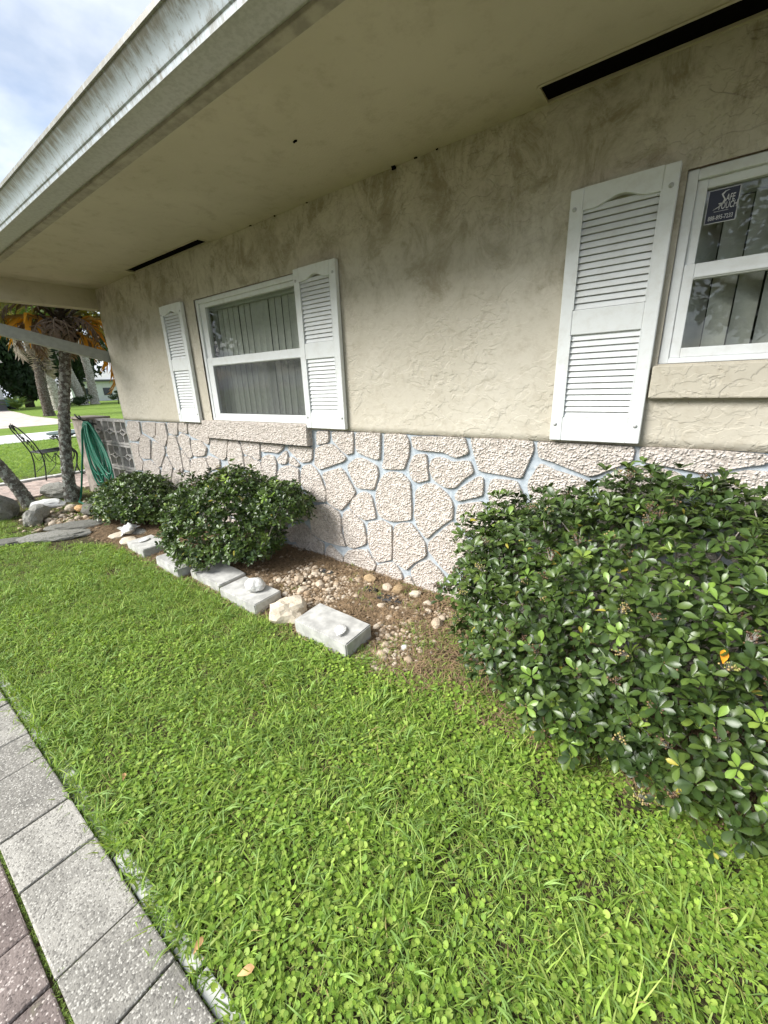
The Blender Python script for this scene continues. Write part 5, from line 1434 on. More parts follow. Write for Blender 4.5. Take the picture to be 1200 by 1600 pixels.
def grow_shrub(name, label, lobes, nwhorl, leafL, seed, stemroot, parts=0, new_share=0.05, berries=0, coarse=False, bald=None, inner=0.35, group=None, up_bias=0.55):
    rr = random.Random(seed)
    root = empty(name, stemroot); off = np.array(stemroot)
    tag(root, label, 'shrub', group)
    whorls = []
    area = [c[3] * c[4] + c[4] * c[5] + c[3] * c[5] for c in lobes]
    def inside(p, k, f=1.0):
        c = lobes[k]; return ((p[0] - c[0]) / (c[3] * f)) ** 2 + ((p[1] - c[1]) / (c[4] * f)) ** 2 + ((p[2] - c[2]) / (c[5] * f)) ** 2 < 1
    tries = 0
    cell = {}
    md = leafL * (0.86 if parts else 0.66)
    while len(whorls) < nwhorl and tries < nwhorl * 60:
        tries += 1
        k = rr.choices(range(len(lobes)), area)[0]; c = lobes[k]
        d = Vector((rr.gauss(0, 1), rr.gauss(0, 1), rr.gauss(0, 1))).normalized()
        deep = rr.random() < inner
        f = rr.uniform(.62, .86) if deep else 1.0 + 0.07 * rr.gauss(0, 1)
        p = Vector((c[0] + d.x * c[3] * f, c[1] + d.y * c[4] * f, c[2] + d.z * c[5] * f))
        if p.z < 0.04 or p.y > -0.03: continue
        if any(j != k and inside(p, j, 0.90) for j in range(len(lobes))): continue
        nrm = Vector((d.x / c[3], d.y / c[4], d.z / c[5])).normalized()
        if nrm.z < -0.55: continue
        if nrm.y > 0.55 and p.z < .5 and rr.random() < .6: continue
        if bald and bald(p) and rr.random() < .85: continue
        lump = mnoise.noise((p.x * 5.5, p.y * 5.5, p.z * 5.5 + seed)); p += nrm * (lump * 0.085 + (rr.uniform(.03, .09) if rr.random() < .07 else 0)) * (c[5] / .5)
        key = (int(p.x / md), int(p.y / md), int(p.z / md), deep); bad = False
        for q in ((key[0] + i, key[1] + j, key[2] + h, deep) for i in (-1, 0, 1) for j in (-1, 0, 1) for h in (-1, 0, 1)):
            for w in cell.get(q, ()):
                if (w - p).length < md: bad = True; break
            if bad: break
        if bad: continue
        cell.setdefault(key, []).append(p)
        ax = (nrm * (1 - up_bias) + Vector((0, 0, up_bias)) + Vector((rr.gauss(0, .26), rr.gauss(0, .26), rr.gauss(0, .2)))).normalized()
        whorls.append((p, ax, deep))
    TV, TF = (LV2, LF2) if coarse else (LVt, LFt)
    mats, cols = [], []
    for (p, ax, deep) in whorls:
        nl = rr.choice((5, 6, 6, 7, 8)); ph = rr.uniform(0, 6.28)
        ref = ax.orthogonal().normalized(); bi = ax.cross(ref)
        L0 = leafL * rr.uniform(.72, 1.12)
        new = rr.random() < new_share
        base = np.array(rr.choice(NEWC if new else SHC)) * rr.uniform(.8, 1.25)
        for k in range(nl):
            a = ph + k * 2.39996 + rr.gauss(0, .12); tl = R(rr.uniform(52, 84) if k < nl - 2 else rr.uniform(25, 50))
            rad = ref * math.cos(a) + bi * math.sin(a)
            dv = (ax * math.cos(tl) + rad * math.sin(tl)).normalized()
            n = (ax - dv * ax.dot(dv)).normalized(); n = (Matrix.Rotation(rr.gauss(0, .22), 3, dv) @ n); x = dv.cross(n)
            L = L0 * (rr.uniform(.85, 1.1) if k < nl - 2 else rr.uniform(.55, .8)); W = L * rr.uniform(.92, 1.18)
            mats.append((x * W, dv * L, n * L, p + rad * 0.004)); c = base * rr.uniform(.85, 1.18)
            if rr.random() < .005: c = np.array((0.34, 0.30, 0.05))
            cols.append(c)
    n = len(mats)
    X = np.array([m[0][:] for m in mats]); Yv = np.array([m[1][:] for m in mats]); Z = np.array([m[2][:] for m in mats]); Pp = np.array([m[3][:] for m in mats])
    cols = np.array(cols)
    sel = np.zeros(n, bool)
    crown_parent = root
    if parts:
        camv = np.array(CAM[:]); dd = Pp + Yv * .5 - camv; dist = np.linalg.norm(dd, axis=1)
        nn = Z / np.linalg.norm(Z, axis=1)[:, None]; facing = np.abs((nn * dd / dist[:, None]).sum(1))
        zc = dd @ np.array(fw[:]); px = (dd @ np.array(rt2[:])) / zc; py = (dd @ np.array(up2[:])) / zc
        vis = (np.abs(px) < 600 / FPX) & (np.abs(py) < 800 / FPX) & (zc > 0)
        # rough depth sort on the picture grid keeps the leaves that are really seen
        ix = np.floor(px * 26).astype(int); iy = np.floor(py * 26).astype(int); best = {}
        for i in range(n):
            if vis[i]: best.setdefault((ix[i], iy[i]), []).append(i)
        score = np.zeros(n)
        for kk, lst in best.items():
            dm = min(dist[i] for i in lst)
            for i in lst: score[i] = facing[i] * np.linalg.norm(Yv[i]) * np.linalg.norm(X[i]) / dist[i] ** 2 * (1.0 if dist[i] < dm + .05 else .1)
        sel[np.argsort(-score)[:parts]] = True
    rest = ~sel
    V = (TV[None, :, 0:1] * X[rest][:, None, :] + TV[None, :, 1:2] * Yv[rest][:, None, :] + TV[None, :, 2:3] * Z[rest][:, None, :] + Pp[rest][:, None, :] - off)
    m = rest.sum(); nv = len(TV)
    Fq = (TF[None] + (np.arange(m) * nv)[:, None, None]).reshape(-1, 4)
    Cc = np.repeat(cols[rest], nv, axis=0)
    rib = np.tile(np.where(np.arange(nv) % 3 == 1, 1.25, 1.0), m)[:, None]
    crown = obj('foliage', np_mesh('foliage', V.reshape(-1, 3), Fq, M['shrub_leaf'], Cc * rib), root)
    crown['kind'] = 'stuff'
    if parts:
        lm = []
        for k in range(10):
            c = np.array((SHC * 2)[k] if k < 9 else NEWC[0]) * (0.9 + 0.04 * k)
            cc = np.tile(c, (nv, 1)) * np.where(np.arange(nv) % 3 == 1, 1.25, 1.0)[:, None]
            lm.append(np_mesh('leaf', TV, TF, M['shrub_leaf'], cc))
        for i in np.nonzero(sel)[0]:
            bright = cols[i][1] > 0.13
            o = bpy.data.objects.new('leaf', lm[9] if bright else lm[int(rr.random() * 9)])
            o.parent = root; x, y, z, q = X[i], Yv[i], Z[i], Pp[i] - off
            o.matrix_local = Matrix(((x[0], y[0], z[0], q[0]), (x[1], y[1], z[1], q[1]), (x[2], y[2], z[2], q[2]), (0, 0, 0, 1)))
            COL.objects.link(o)
    # branches
    mb = MB()
    for w in rr.sample(whorls, min(len(whorls), 90 if parts else 80)):
        p = w[0] - off_v(off); b = Vector((rr.gauss(0, .10) * (2.2 if parts else 1) + p.x * .25, rr.gauss(0, .05) + p.y * .15, -0.02)); q = []
        mid = b.lerp(p, .55) + Vector((rr.gauss(0, .05), rr.gauss(0, .05), .06))
        for t in np.linspace(0, 1, 6): q.append((b * (1 - t) + mid * t) * (1 - t) + (mid * (1 - t) + p * t) * t)
        mb.tube(q, [0.0075, .006, .005, .004, .003, .0018] if parts else [.006, .005, .004, .003, .0024, .0015], 4)
    mb.build('branches', M['twig'], root, True)['kind'] = 'stuff'
    if berries:
        Vb, Fb, Cb = [], [], []
        bm = bmesh.new(); bmesh.ops.create_icosphere(bm, subdivisions=1, radius=1.0); bm.verts.index_update()
        iv = np.array([v.co[:] for v in bm.verts]); fi = np.array([[q.index for q in f.verts] for f in bm.faces]); bm.free()
        mbs = MB(); nb = 0
        outer = [w for w in whorls if not w[2]]
        for w in rr.sample(outer, min(len(outer), berries)):
            p0 = w[0] + w[1] * leafL * .55; pale = rr.random() < .4
            for _ in range(rr.randint(12, 24)):
                dd = Vector((rr.gauss(0, 1), rr.gauss(0, 1), rr.gauss(0, .6))) * leafL * .22 + w[1] * rr.uniform(-.1, .5) * leafL
                p = p0 + dd; r = rr.uniform(.0024, .0042)
                mbs.tube([w[0] - off_v(off), p - off_v(off)], .0007, 3, cap=False)
                c = rr.choice([(.42, .34, .13), (.36, .26, .12), (.30, .30, .08)] if pale else [(.10, .055, .03), (.14, .08, .045), (.20, .13, .06)])
                Vb.append(iv * r + np.array(p[:]) - off); Fb.append(fi + nb); nb += len(iv); Cb.append(np.tile(np.array(c), (len(iv), 1)))
        obj('berries', np_mesh('berries', np.concatenate(Vb), np.concatenate(Fb), M['shrub_leaf'], np.concatenate(Cb)), root)['kind'] = 'stuff'
        mbs.build('berry_stalks', M['twig'], root)['kind'] = 'stuff'
    print(name, 'whorls', len(whorls), 'leaves', n)
    return root
def off_v(a): return Vector((float(a[0]), float(a[1]), float(a[2])))

grow_shrub('shrub', 'big glossy broadleaf shrub with berry clusters below the stickered window',
           [(0.42, -0.36, 0.43, 0.95, 0.50, 0.46), (-0.28, -0.27, 0.40, 0.54, 0.36, 0.38), (-0.02, -0.27, 0.64, 0.46, 0.28, 0.31), (-0.60, -0.22, 0.47, 0.22, 0.20, 0.31), (0.48, -0.55, 0.28, 0.66, 0.42, 0.34), (-0.12, -0.50, 0.24, 0.55, 0.34, 0.28)],
           4200, 0.042, 21, (0.1, -0.25, 0.0), parts=300, new_share=0.045, berries=210, inner=0.30)
grow_shrub('shrub', 'ragged mid-sized shrub with bare twigs in front of the stone wall',
           [(-2.94, -0.42, 0.36, 0.40, 0.34, 0.32), (-2.74, -0.34, 0.52, 0.26, 0.26, 0.24), (-2.35, -0.25, 0.50, 0.24, 0.20, 0.18), (-3.10, -0.50, 0.28, 0.26, 0.26, 0.24), (-2.90, -0.58, 0.20, 0.34, 0.22, 0.20), (-2.55, -0.42, 0.26, 0.24, 0.24, 0.20)],
           2100, 0.040, 33, (-2.75, -0.36, 0.03), coarse=True, new_share=0.09, inner=0.48, berries=14)
grow_shrub('shrub', 'rounded dark shrub at the house corner below the hose',
           [(-4.50, -0.34, 0.25, 0.44, 0.34, 0.27), (-4.80, -0.40, 0.20, 0.34, 0.28, 0.22), (-4.26, -0.32, 0.26, 0.26, 0.26, 0.23)],
           1700, 0.039, 45, (-4.6, -0.32, 0.03), coarse=True, new_share=0.05, inner=0.45)

# fallen / coloured leaves that show singly
def single_leaf(loc, L, rot, m, label, name='fallen_leaf', sx=1.0):
    me = mesh(name, [tuple(q) for q in LVt], [tuple(q) for q in LFt.tolist()], M[m], True)
    return tag(obj(name, me, None, loc, rot, (L * sx, L, L)), label, 'leaf')
single_leaf((-0.30, -0.62, 0.72), .036, (R(35), R(20), R(100)), 'orange_leaf', 'round orange leaf caught high on the big shrub', sx=1.5)
single_leaf((0.17, -0.85, 0.61), .036, (R(60), R(10), R(20)), 'orange_leaf', 'orange pointed leaf caught on the front of the big shrub', sx=1.3)
single_leaf((-0.655, -1.86, 0.035), .040, (R(12), R(8), R(-35)), 'dry_leaf', 'dry brown leaf on the lawn by the pavers')
single_leaf((-0.78, -1.90, 0.03), .034, (R(10), R(20), R(20)), 'dry_leaf', 'dry leaf lying on the pale edging strip')
single_leaf((-1.42, -1.80, 0.04), .03, (R(10), R(20), R(60)), 'dry_leaf', 'tiny tan leaf in grass beside the border pavers')

# ------------------------------------------------------------------ garden hose on its hook
hk = empty('hose_hook', (-6.06, -0.06, 1.0)); tag(hk, 'black iron hook holding the coiled hose on the screen wall', 'hook')
MB().tube([(-.10, .0, -.02), (-.10, -.07, .02), (-.07, -.15, .07), (-.11, -.16, .11)], .010, 6).tube([(.04, .0, -.02), (.04, -.07, .0), (.05, -.15, .05), (.02, -.16, .10)], .010, 6).tube([(-.12, -.05, .0), (.06, -.05, -.02)], .012, 6).build('hook_arm', M['iron'], hk, True)
MB().box((-.15, -.012, -.32), (-.05, .0, .03), bev=.004).build('hook_plate', M['iron'], hk)
mb = MB(); rr = random.Random(12)
path = []
nl = 9
for k in range(nl):
    xa = -6.05 + 0.026 * k + rr.gauss(0, .01); xb = xa + rr.uniform(.03, .08)
    yb = -0.17 - .015 * rr.random(); bot = rr.uniform(.22, .46); bx = xa + .10 + .035 * k + rr.gauss(0, .03)
    for t in np.linspace(0, 1, 19)[:-1]:
        a = 2 * math.pi * t
        s = math.sin(a); c = math.cos(a)
        z = (1.0 + bot) / 2 + (1.0 - bot) / 2 * c
        dn = 1 - (z - bot) / (1.0 - bot)
        x = xa + (bx - xa) * dn + s * (.030 + .055 * dn)
        path.append((x, yb + .035 * s - .03 * dn - .004 * k, z + .012 * (k % 3)))
path += [(-5.98, -.24, .93), (-6.02, -.27, .72), (-6.16, -.29, .45), (-6.32, -.30, .20), (-6.38, -.32, .06), (-6.32, -.36, .016), (-6.2, -.40, .015), (-5.95, -.38, .015), (-5.7, -.3, .015)]
def resample(P, k=3):
    P = [Vector(p) for p in P]; out = []
    for i in range(len(P) - 1):
        p0, p1, p2, p3 = P[max(i - 1, 0)], P[i], P[i + 1], P[min(i + 2, len(P) - 1)]
        for j in range(k):
            t = j / k; out.append(0.5 * ((2 * p1) + (p2 - p0) * t + (2 * p0 - 5 * p1 + 4 * p2 - p3) * t * t + (3 * p1 - p0 - 3 * p2 + p3) * t ** 3))
    return out + [P[-1]]
mb.tube(resample(path), .0115, 7)
tag(mb.build('garden_hose', M['hose_green'], None, True), 'green garden hose hanging in loops on the screen wall', 'hose')

# ------------------------------------------------------------------ wrought iron chair and table
def curve_pts(P, k=4): return resample(P, k)
ch = empty('garden_chair', (-8.50, 0.02, 0.03), R(6)); tag(ch, 'black wrought iron chair with leafy back on the brick path', 'chair')
# local axes: +y faces the way the sitter looks, x sideways
def cp(mb, P, r=.008, k=4): mb.tube(curve_pts(P, k), r, 5)
SW = .20
mb = MB(); 
seat_pts = [(-SW, -.20, .44), (SW, -.20, .44), (SW + .02, .22, .45), (-SW - .02, .22, .45), (-SW, -.20, .44)]
mb.tube(seat_pts, .011, 6)
for i in range(15):
    t = -0.19 + .40 * i / 14; mb.tube([(-SW, t, .445), (SW, t, .445)], .0035, 4)
    mb.tube([(-SW + 2 * SW * i / 14, -.2, .447), (-SW + 2 * SW * i / 14, .22, .452)], .0035, 4)
mb.build('seat', M['iron'], ch, True)
for sx in (-1, 1):
    mb = MB(); cp(mb, [(sx * SW, .22, .45), (sx * (SW + .02), .27, .36), (sx * (SW + .02), .24, .20), (sx * (SW + .02), .25, .07), (sx * (SW + .05), .30, .0)], .010); mb.build('leg', M['iron'], ch, True)
    mb = MB(); cp(mb, [(sx * SW, -.20, .44), (sx * (SW + .0), -.20, .25), (sx * (SW + .0), -.24, .0)], .010); mb.build('leg', M['iron'], ch, True)
mb = MB()
for sx in (-1, 1): cp(mb, [(sx * SW, -.20, .42), (sx * (SW + .01), -.27, .62), (sx * (SW - .02), -.36, .80), (sx * .10, -.40, .88), (0, -.41, .90)], .010)
mb.build('back_frame', M['iron'], ch, True)
mb = MB(); rr = random.Random(2)
cp(mb, [(0, -.2, .45), (.03, -.27, .58), (-.03, -.33, .72), (0, -.41, .90)], .006)
for k in range(26):
    z = rr.uniform(.50, .90); y = -.2 - .22 * ((z - .44) / .46) ** 1.1; x = rr.uniform(-.14, .14) * (1 - .35 * ((z - .44) / .46)); a = rr.uniform(0, 6.28); L = .052
    d = Vector((math.cos(a), -.2 * math.sin(a), math.sin(a))) * L; s = Vector((-math.sin(a), 0, math.cos(a))) * L * .35; c = Vector((x, y, z))
    mb.add([c - d, c + s, c + d, c - s, c + Vector((0, .008, 0))], [(0, 1, 4), (1, 2, 4), (2, 3, 4), (3, 0, 4), (3, 2, 1, 0)])
    mb.tube([c, (0, -.2 - .22 * ((z - .46) / .46) if z > .5 else -.2, z - .05)], .0035, 4)
mb.build('back_leaves', M['iron'], ch, True)
mb = MB()
for sx in (-1, 1):
    cp(mb, [(sx * SW, .20, .43), (sx * SW, .08, .30), (sx * SW, -.02, .42)], .005); cp(mb, [(sx * SW, -.18, .43), (sx * SW, -.12, .28), (sx * SW, -.02, .42)], .005); cp(mb, [(sx * SW, -.02, .42), (sx * SW, -.06, .22), (sx * SW, -.2, .10)], .005); cp(mb, [(sx * SW, -.02, .42), (sx * SW, .08, .22), (sx * (SW + .02), .23, .12)], .005)
cp(mb, [(-SW, .22, .43), (-.1, .23, .30), (0, .22, .42), (.1, .23, .30), (SW, .22, .43)], .005)
mb.build('apron', M['iron'], ch, True)
tb = empty('garden_table', (-8.75, 0.50, 0.03)); tag(tb, 'round black wrought iron table behind the palm trunk', 'table')
V, F = [], []; n = 28
mb = MB(); mb.add([(0, 0, .70)] + [(.40 * math.cos(2 * math.pi * i / n), .40 * math.sin(2 * math.pi * i / n), .70) for i in range(n)] + [(.40 * math.cos(2 * math.pi * i / n), .40 * math.sin(2 * math.pi * i / n), .675) for i in range(n)] + [(0, 0, .675)],
                [(0, 1 + i, 1 + (i + 1) % n) for i in range(n)] + [(1 + i, 1 + n + i, 1 + n + (i + 1) % n, 1 + (i + 1) % n) for i in range(n)] + [(2 * n + 1, 1 + n + (i + 1) % n, 1 + n + i) for i in range(n)])
simple('table_top', (0.10, 0.14, 0.13), 0.4, 0.1, 20, 0.1, 0.001)
mb.build('table_top', M['table_top'], tb)
for k in range(4):
    a = math.pi / 4 + k * math.pi / 2; c, s = math.cos(a), math.sin(a)
    mb = MB(); cp(mb, [(c * .34, s * .34, .67), (c * .26, s * .26, .48), (c * .10, s * .10, .33), (c * .20, s * .20, .14), (c * .34, s * .34, .0)], .011); cp(mb, [(c * .30, s * .30, .60), (c * .20, s * .20, .55), (c * .24, s * .24, .62)], .006)
    mb.build('leg', M['iron'], tb, True)
mb = MB(); rr = random.Random(6)
for k in range(40):
    a = rr.uniform(0, 6.28); c = Vector((math.cos(a) * .37, math.sin(a) * .37, rr.uniform(.60, .665))); d = Vector((-math.sin(a), math.cos(a), rr.uniform(-.6, .6))) * .035; s = Vector((0, 0, .016))
    mb.add([c - d, c + s, c + d, c - s], [(0, 1, 2, 3)])
mb.tube([(math.cos(2 * math.pi * i / 24) * .37, math.sin(2 * math.pi * i / 24) * .37, .62) for i in range(25)], .006, 5)
mb.build('leaf_apron', M['iron'], tb)
c2 = empty('garden_chair', (-8.55, 1.12, 0.03), R(150)); tag(c2, 'black wrought iron chair half hidden behind the table and screen wall', 'chair')
for o in list(ch.children):
    q = o.copy(); q.parent = c2; COL.objects.link(q)

# ------------------------------------------------------------------ palms
def frond_mesh(name, L, droop, n, lw, ll, col, col2, seed, wild=0.2, hang=0.5):
    """a feather frond along +x, arching down: rachis and leaflets"""
    rr = random.Random(seed); V, F, Cc = [], [], []
    P = []; th = 0.25; p = Vector((0, 0, 0)); seg = 12
    for i in range(seg + 1):
        P.append(p.copy()); p = p + Vector((math.cos(th), 0, math.sin(th))) * (L / seg); th -= droop / seg * (0.5 + 1.2 * i / seg)
    mb = MB(); mb.tube(P, [0.016 * L * (1 - .85 * i / seg) + .002 for i in range(seg + 1)], 4)
    V += [Vector(v) for v in mb.v]; F += [f if len(f) == 4 else f for f in mb.f if len(f) == 4]; Cc += [np.array(col2)] * len(mb.v)
    for i in range(n):
        t = 0.12 + .88 * i / (n - 1); k = min(seg - 1, int(t * seg)); f = t * seg - k; b = P[k].lerp(P[k + 1], f); tg = (P[k + 1] - P[k]).normalized()
        for s in (-1, 1):
            l = ll * (0.45 + 0.75 * math.sin(math.pi * min(1, t * .9 + .1))) * rr.uniform(.8, 1.15)
            d = (tg * rr.uniform(.35, .7) + Vector((0, s, 0)) * rr.uniform(.6, 1.0) + Vector((0, 0, rr.uniform(-hang, .15)))).normalized()
            d2 = (d + Vector((rr.gauss(0, wild), rr.gauss(0, wild), -hang * rr.uniform(.5, 1.2)))).normalized()
            w = tg.cross(d).cross(d).normalized() * lw
            m1 = b + d * l * .5; m2 = m1 + d2 * l * .5; n0 = len(V)
            V += [b - w * .5, b + w * .5, m1 + w, m1 - w, m2 + w * .1, m2 - w * .1]; F += [(n0, n0 + 1, n0 + 2, n0 + 3), (n0 + 3, n0 + 2, n0 + 4, n0 + 5)]
            c = np.array(col) * rr.uniform(.7, 1.3); Cc += [c] * 6
    return np_mesh(name, np.array([tuple(v) for v in V]), np.array(F), M['frond_leaf'], np.array(Cc))
GREEN, YEL, ORA, DEAD, GREY = (0.13, 0.20, 0.045), (0.30, 0.30, 0.06), (0.62, 0.30, 0.03), (0.19, 0.135, 0.095), (0.34, 0.30, 0.25)
FR = {'green': [frond_mesh('frond', 1.0, 1.1, 34, .012, .30, GREEN, (.25, .26, .10), s, .15, .35) for s in (1, 2)],
      'yellow': [frond_mesh('frond', 1.0, 1.5, 34, .012, .30, YEL, (.4, .35, .12), s, .2, .5) for s in (3, 4)],
      'orange': [frond_mesh('frond', 1.0, 2.0, 30, .013, .28, ORA, (.5, .32, .10), s, .2, .8) for s in (5, 6)],
      'dead': [frond_mesh('frond', 1.0, 2.4, 26, .016, .26, DEAD, (.30, .23, .17), s, .45, 1.0) for s in (7, 8)],
      'hang': [frond_mesh('frond', 1.0, 0.5, 26, .022, .22, GREY, (.40, .36, .30), s, .4, 1.0) for s in (11, 12)],
      'grey': [frond_mesh('frond', 1.0, 2.2, 26, .014, .28, GREY, (.42, .38, .32), s, .5, 1.0) for s in (9, 10)]}
def trunk_mesh(name, P, R0, R1, m, ringh=0.055, bump=.06, n=16, flare=0.35):
    P = resample(P, 6); L = sum((P[i + 1] - P[i]).length for i in range(len(P) - 1)); k = max(12, int(L / ringh * 2)); Q = []; rad = []
    acc = [0]
    for i in range(len(P) - 1): acc.append(acc[-1] + (P[i + 1] - P[i]).length)
    for j in range(k + 1):
        s = L * j / k
        i = max(q for q in range(len(P) - 1) if acc[q] <= s + 1e-9); f = (s - acc[i]) / max(1e-9, acc[i + 1] - acc[i]); Q.append(P[i].lerp(P[i + 1], min(1, f)))
        t = j / k; rad.append((R0 + (R1 - R0) * t) * (1 + flare * math.exp(-t * L / .16)) * (1 + (bump if j % 2 else -bump * .4)))
    mb = MB(); mb.tube(Q, rad, n)
    out = []
    for i, v in enumerate(mb.v):
        j = min(i // n, k); c = Q[j]; d = Vector(v) - c; out.append(c + d * (1 + .14 * mnoise.noise(Vector(v) * (2.2 / R0) ) + .06 * mnoise.noise(Vector(v) * (6 / R0))))
    mb.v = [tuple(v) for v in out]
    return mb.mesh(name, M[m], True)
def palm(name, label, loc, P, R0, R1, bark, fronds, crown_r=0.0, group=None, boots=True, ringh=.055):
    r = empty(name, loc); tag(r, label, 'palm', group)
    obj('trunk', trunk_mesh('trunk', P, R0, R1, bark, ringh), r)
    top = Vector(P[-1])
    if boots:
        mb = MB(); rr = random.Random(3)
        for k in range(46):
            a = k * 2.4; h = (k / 46); c = top + Vector((0, 0, -.28 + .50 * h)); rad = R1 * 1.0; d = Vector((math.cos(a), math.sin(a), 0))
            b = c + d * rad * .7; e = b + d * crown_r * (.5 + .5 * math.sin(math.pi * h)) + Vector((0, 0, .13)); s = Vector((-math.sin(a), math.cos(a), 0)) * .035
            mb.add([b - s, b + s, e + s * .7, e - s * .7, e + Vector((0, 0, .02)) - d * .02], [(0, 1, 2, 3), (3, 2, 4), (0, 3, 4), (1, 4, 2), (0, 4, 1)])
        mb.build('frond_bases', M['dark_bark'], r)
    for i, (kind, az, el, L) in enumerate(fronds):
        me = FR[kind][i % 2]
        obj('frond', me, r, top + Vector((0, 0, rr_u(i, -.05, .15))), (0, -R(el), R(az)), L)
    return r
def rr_u(i, a, b): return a + (b - a) * ((i * 0.61803) % 1)
# slim palm standing before the screen wall: crown just under the eave line
F1 = [('dead', 200, 5, .7), ('dead', 250, 0, .7), ('dead', 160, 0, .7), ('dead', 110, 0, .6), ('dead', 300, -5, .7), ('dead', 230, 15, .7), ('dead', 180, -15, .5), ('dead', 330, 10, .6), ('dead', 280, 20, .8), ('dead', 350, -10, .5),
      ('orange', 60, -35, 1.0), ('orange', 85, -10, 1.35), ('orange', 70, 0, 1.5), ('yellow', 95, 15, 1.5), ('yellow', 75, 25, 1.6), ('yellow', 120, 20, 1.5), ('green', 100, 40, 1.8), ('green', 60, 48, 1.7), ('green', 140, 45, 1.8), ('green', 200, 45, 1.8), ('green', 250, 40, 1.8),
      ('yellow', 255, 10, 1.6), ('orange', 265, -8, 1.6), ('green', 300, 50, 1.6), ('green', 20, 60, 1.5), ('green', 180, 70, 1.5), ('dead', 85, -20, .5), ('dead', 40, -5, .6), ('dead', 140, 10, .7)]
palm('palm_tree', 'slim palm with lichen-spotted trunk in front of the hose wall', (-6.44, -0.42, 0.0), [(0, 0, -.03), (.0, .06, .5), (0, .17, 1.1), (0, .33, 1.75), (0, .40, 2.16)], .066, .058, 'palm_bark', F1, .19)
palm('palm_tree', 'leaning palm trunk at the picture edge by the boulder', (-6.62, -0.80, 0.0), [(0, 0, -.03), (-.02, -.07, .25), (-.06, -.20, .62), (-.1, -.42, 1.15), (-.2, -.75, 2.0), (-.3, -.95, 2.6)], .068, .06, 'palm_bark',
     [('green', a, 35 + 20 * (a % 3), 1.7) for a in range(0, 360, 40)] + [('yellow', 100, 5, 1.6), ('yellow', 60, 0, 1.5), ('orange', 130, -5, 1.5)], .12)
# larger palms across the road
F2 = [('hang', a, -92 - (a % 50) * .2, 2.4 + (a % 7) * .12) for a in range(0, 360, 22)] + [('grey', 215, -20, 2.6), ('grey', 250, -62, 2.8), ('grey', 280, -66, 2.8), ('grey', 310, -60, 2.6), ('grey', 30, -70, 2.4), ('grey', 60, -66, 2.4), ('grey', 235, -35, 2.6), ('grey', 290, -30, 3.0)]
palm('palm_tree', 'tall palm hung with grey dead fronds beyond the driveway', (-35.0, 7.1, 0.0), [(0, 0, -.1), (0, .0, 1.0), (0, .08, 2.6), (0, .30, 4.2), (0, .4, 5.6)], .30, .24, 'dark_bark',
     F2 + [('green', a, 20 + (a * 7) % 40, 3.2) for a in range(0, 360, 24)] + [('yellow', a, 0, 3.0) for a in (80, 250, 280)], .4, boots=False, ringh=.15)
palm('palm_tree', 'pale-trunked palm behind the grey-skirted palm', (-47.0, 11.1, 0.0), [(0, 0, -.1), (0, -.1, 2.0), (0, -.4, 4.0), (0, -.6, 7.0)], .48, .36, 'pale_bark',
     [('grey', a, -65, 3.0) for a in (210, 260, 300, 340)] + [('green', a, 15 + (a * 7) % 45, 4.0) for a in range(0, 360, 24)], .4, boots=False, ringh=.2)
palm('palm_tree', 'pale palm trunk leaning towards its twin by the white building', (-64.0, 18.6, 0.0), [(0, 0, -.1), (0, -.25, 2.0), (0, -.9, 5.0), (0, -1.3, 9.0)], .55, .42, 'pale_bark',
     [('green', a, 20 + (a * 7) % 40, 4.5) for a in range(0, 360, 30)], .4, boots=False, ringh=.25)
palm('palm_tree', 'upright pale palm trunk in front of the white building', (-64.5, 20.1, 0.0), [(0, 0, -.1), (0, .1, 2.0), (0, .15, 5.0), (0, -.3, 9.0)], .50, .40, 'pale_bark',
     [('green', a, 20 + (a * 7) % 40, 4.5) for a in range(10, 370, 30)], .4, boots=False, ringh=.25)

# ------------------------------------------------------------------ background trees
def crown_mesh(name, seed, n, col, leaf, lobes=9):
    rr = random.Random(seed); g = np.random.default_rng(seed)
    C_ = []
    for _ in range(lobes):
        d = Vector((rr.gauss(0, 1), rr.gauss(0, 1), rr.gauss(0, .7))).normalized() * rr.uniform(.35, .75); C_.append((d.x, d.y, d.z * .8, rr.uniform(.25, .48)))
    k = n // lobes; Vs, Cs = [], []
    for (x, y, z, r) in C_:
        d = g.normal(size=(k, 3)); d /= np.linalg.norm(d, axis=1)[:, None]; rad = r * g.uniform(.55, 1.08, size=(k, 1)); P = np.array([x, y, z]) + d * rad * np.array([1, 1, .75])
        a = g.normal(size=(k, 3)); a /= np.linalg.norm(a, axis=1)[:, None]; b = np.cross(a, d + g.normal(size=(k, 3)) * .5); b /= np.linalg.norm(b, axis=1)[:, None]
        s = leaf * g.uniform(.6, 1.3, size=(k, 1)); q = np.stack([P - a * s, P - b * s * .5, P + a * s, P + b * s * .5], axis=1); Vs.append(q.reshape(-1, 3))
        c = np.array(col) * g.uniform(.65, 1.35, size=(k, 1)); Cs.append(np.repeat(c, 4, axis=0))
    V = np.concatenate(Vs); m = len(V) // 4
    return np_mesh(name, V, np.arange(m * 4).reshape(-1, 4), M['far_leaf'], np.concatenate(Cs), False)
CR = {'dark': [crown_mesh('crown', s, 3600, (0.026, 0.050, 0.018), .055) for s in (1, 2)], 'oak': [crown_mesh('crown', s, 5200, (0.055, 0.085, 0.025), .040, 14) for s in (5, 6)], 'light': [crown_mesh('crown', 8, 3000, (0.11, 0.16, 0.035), .05)]}
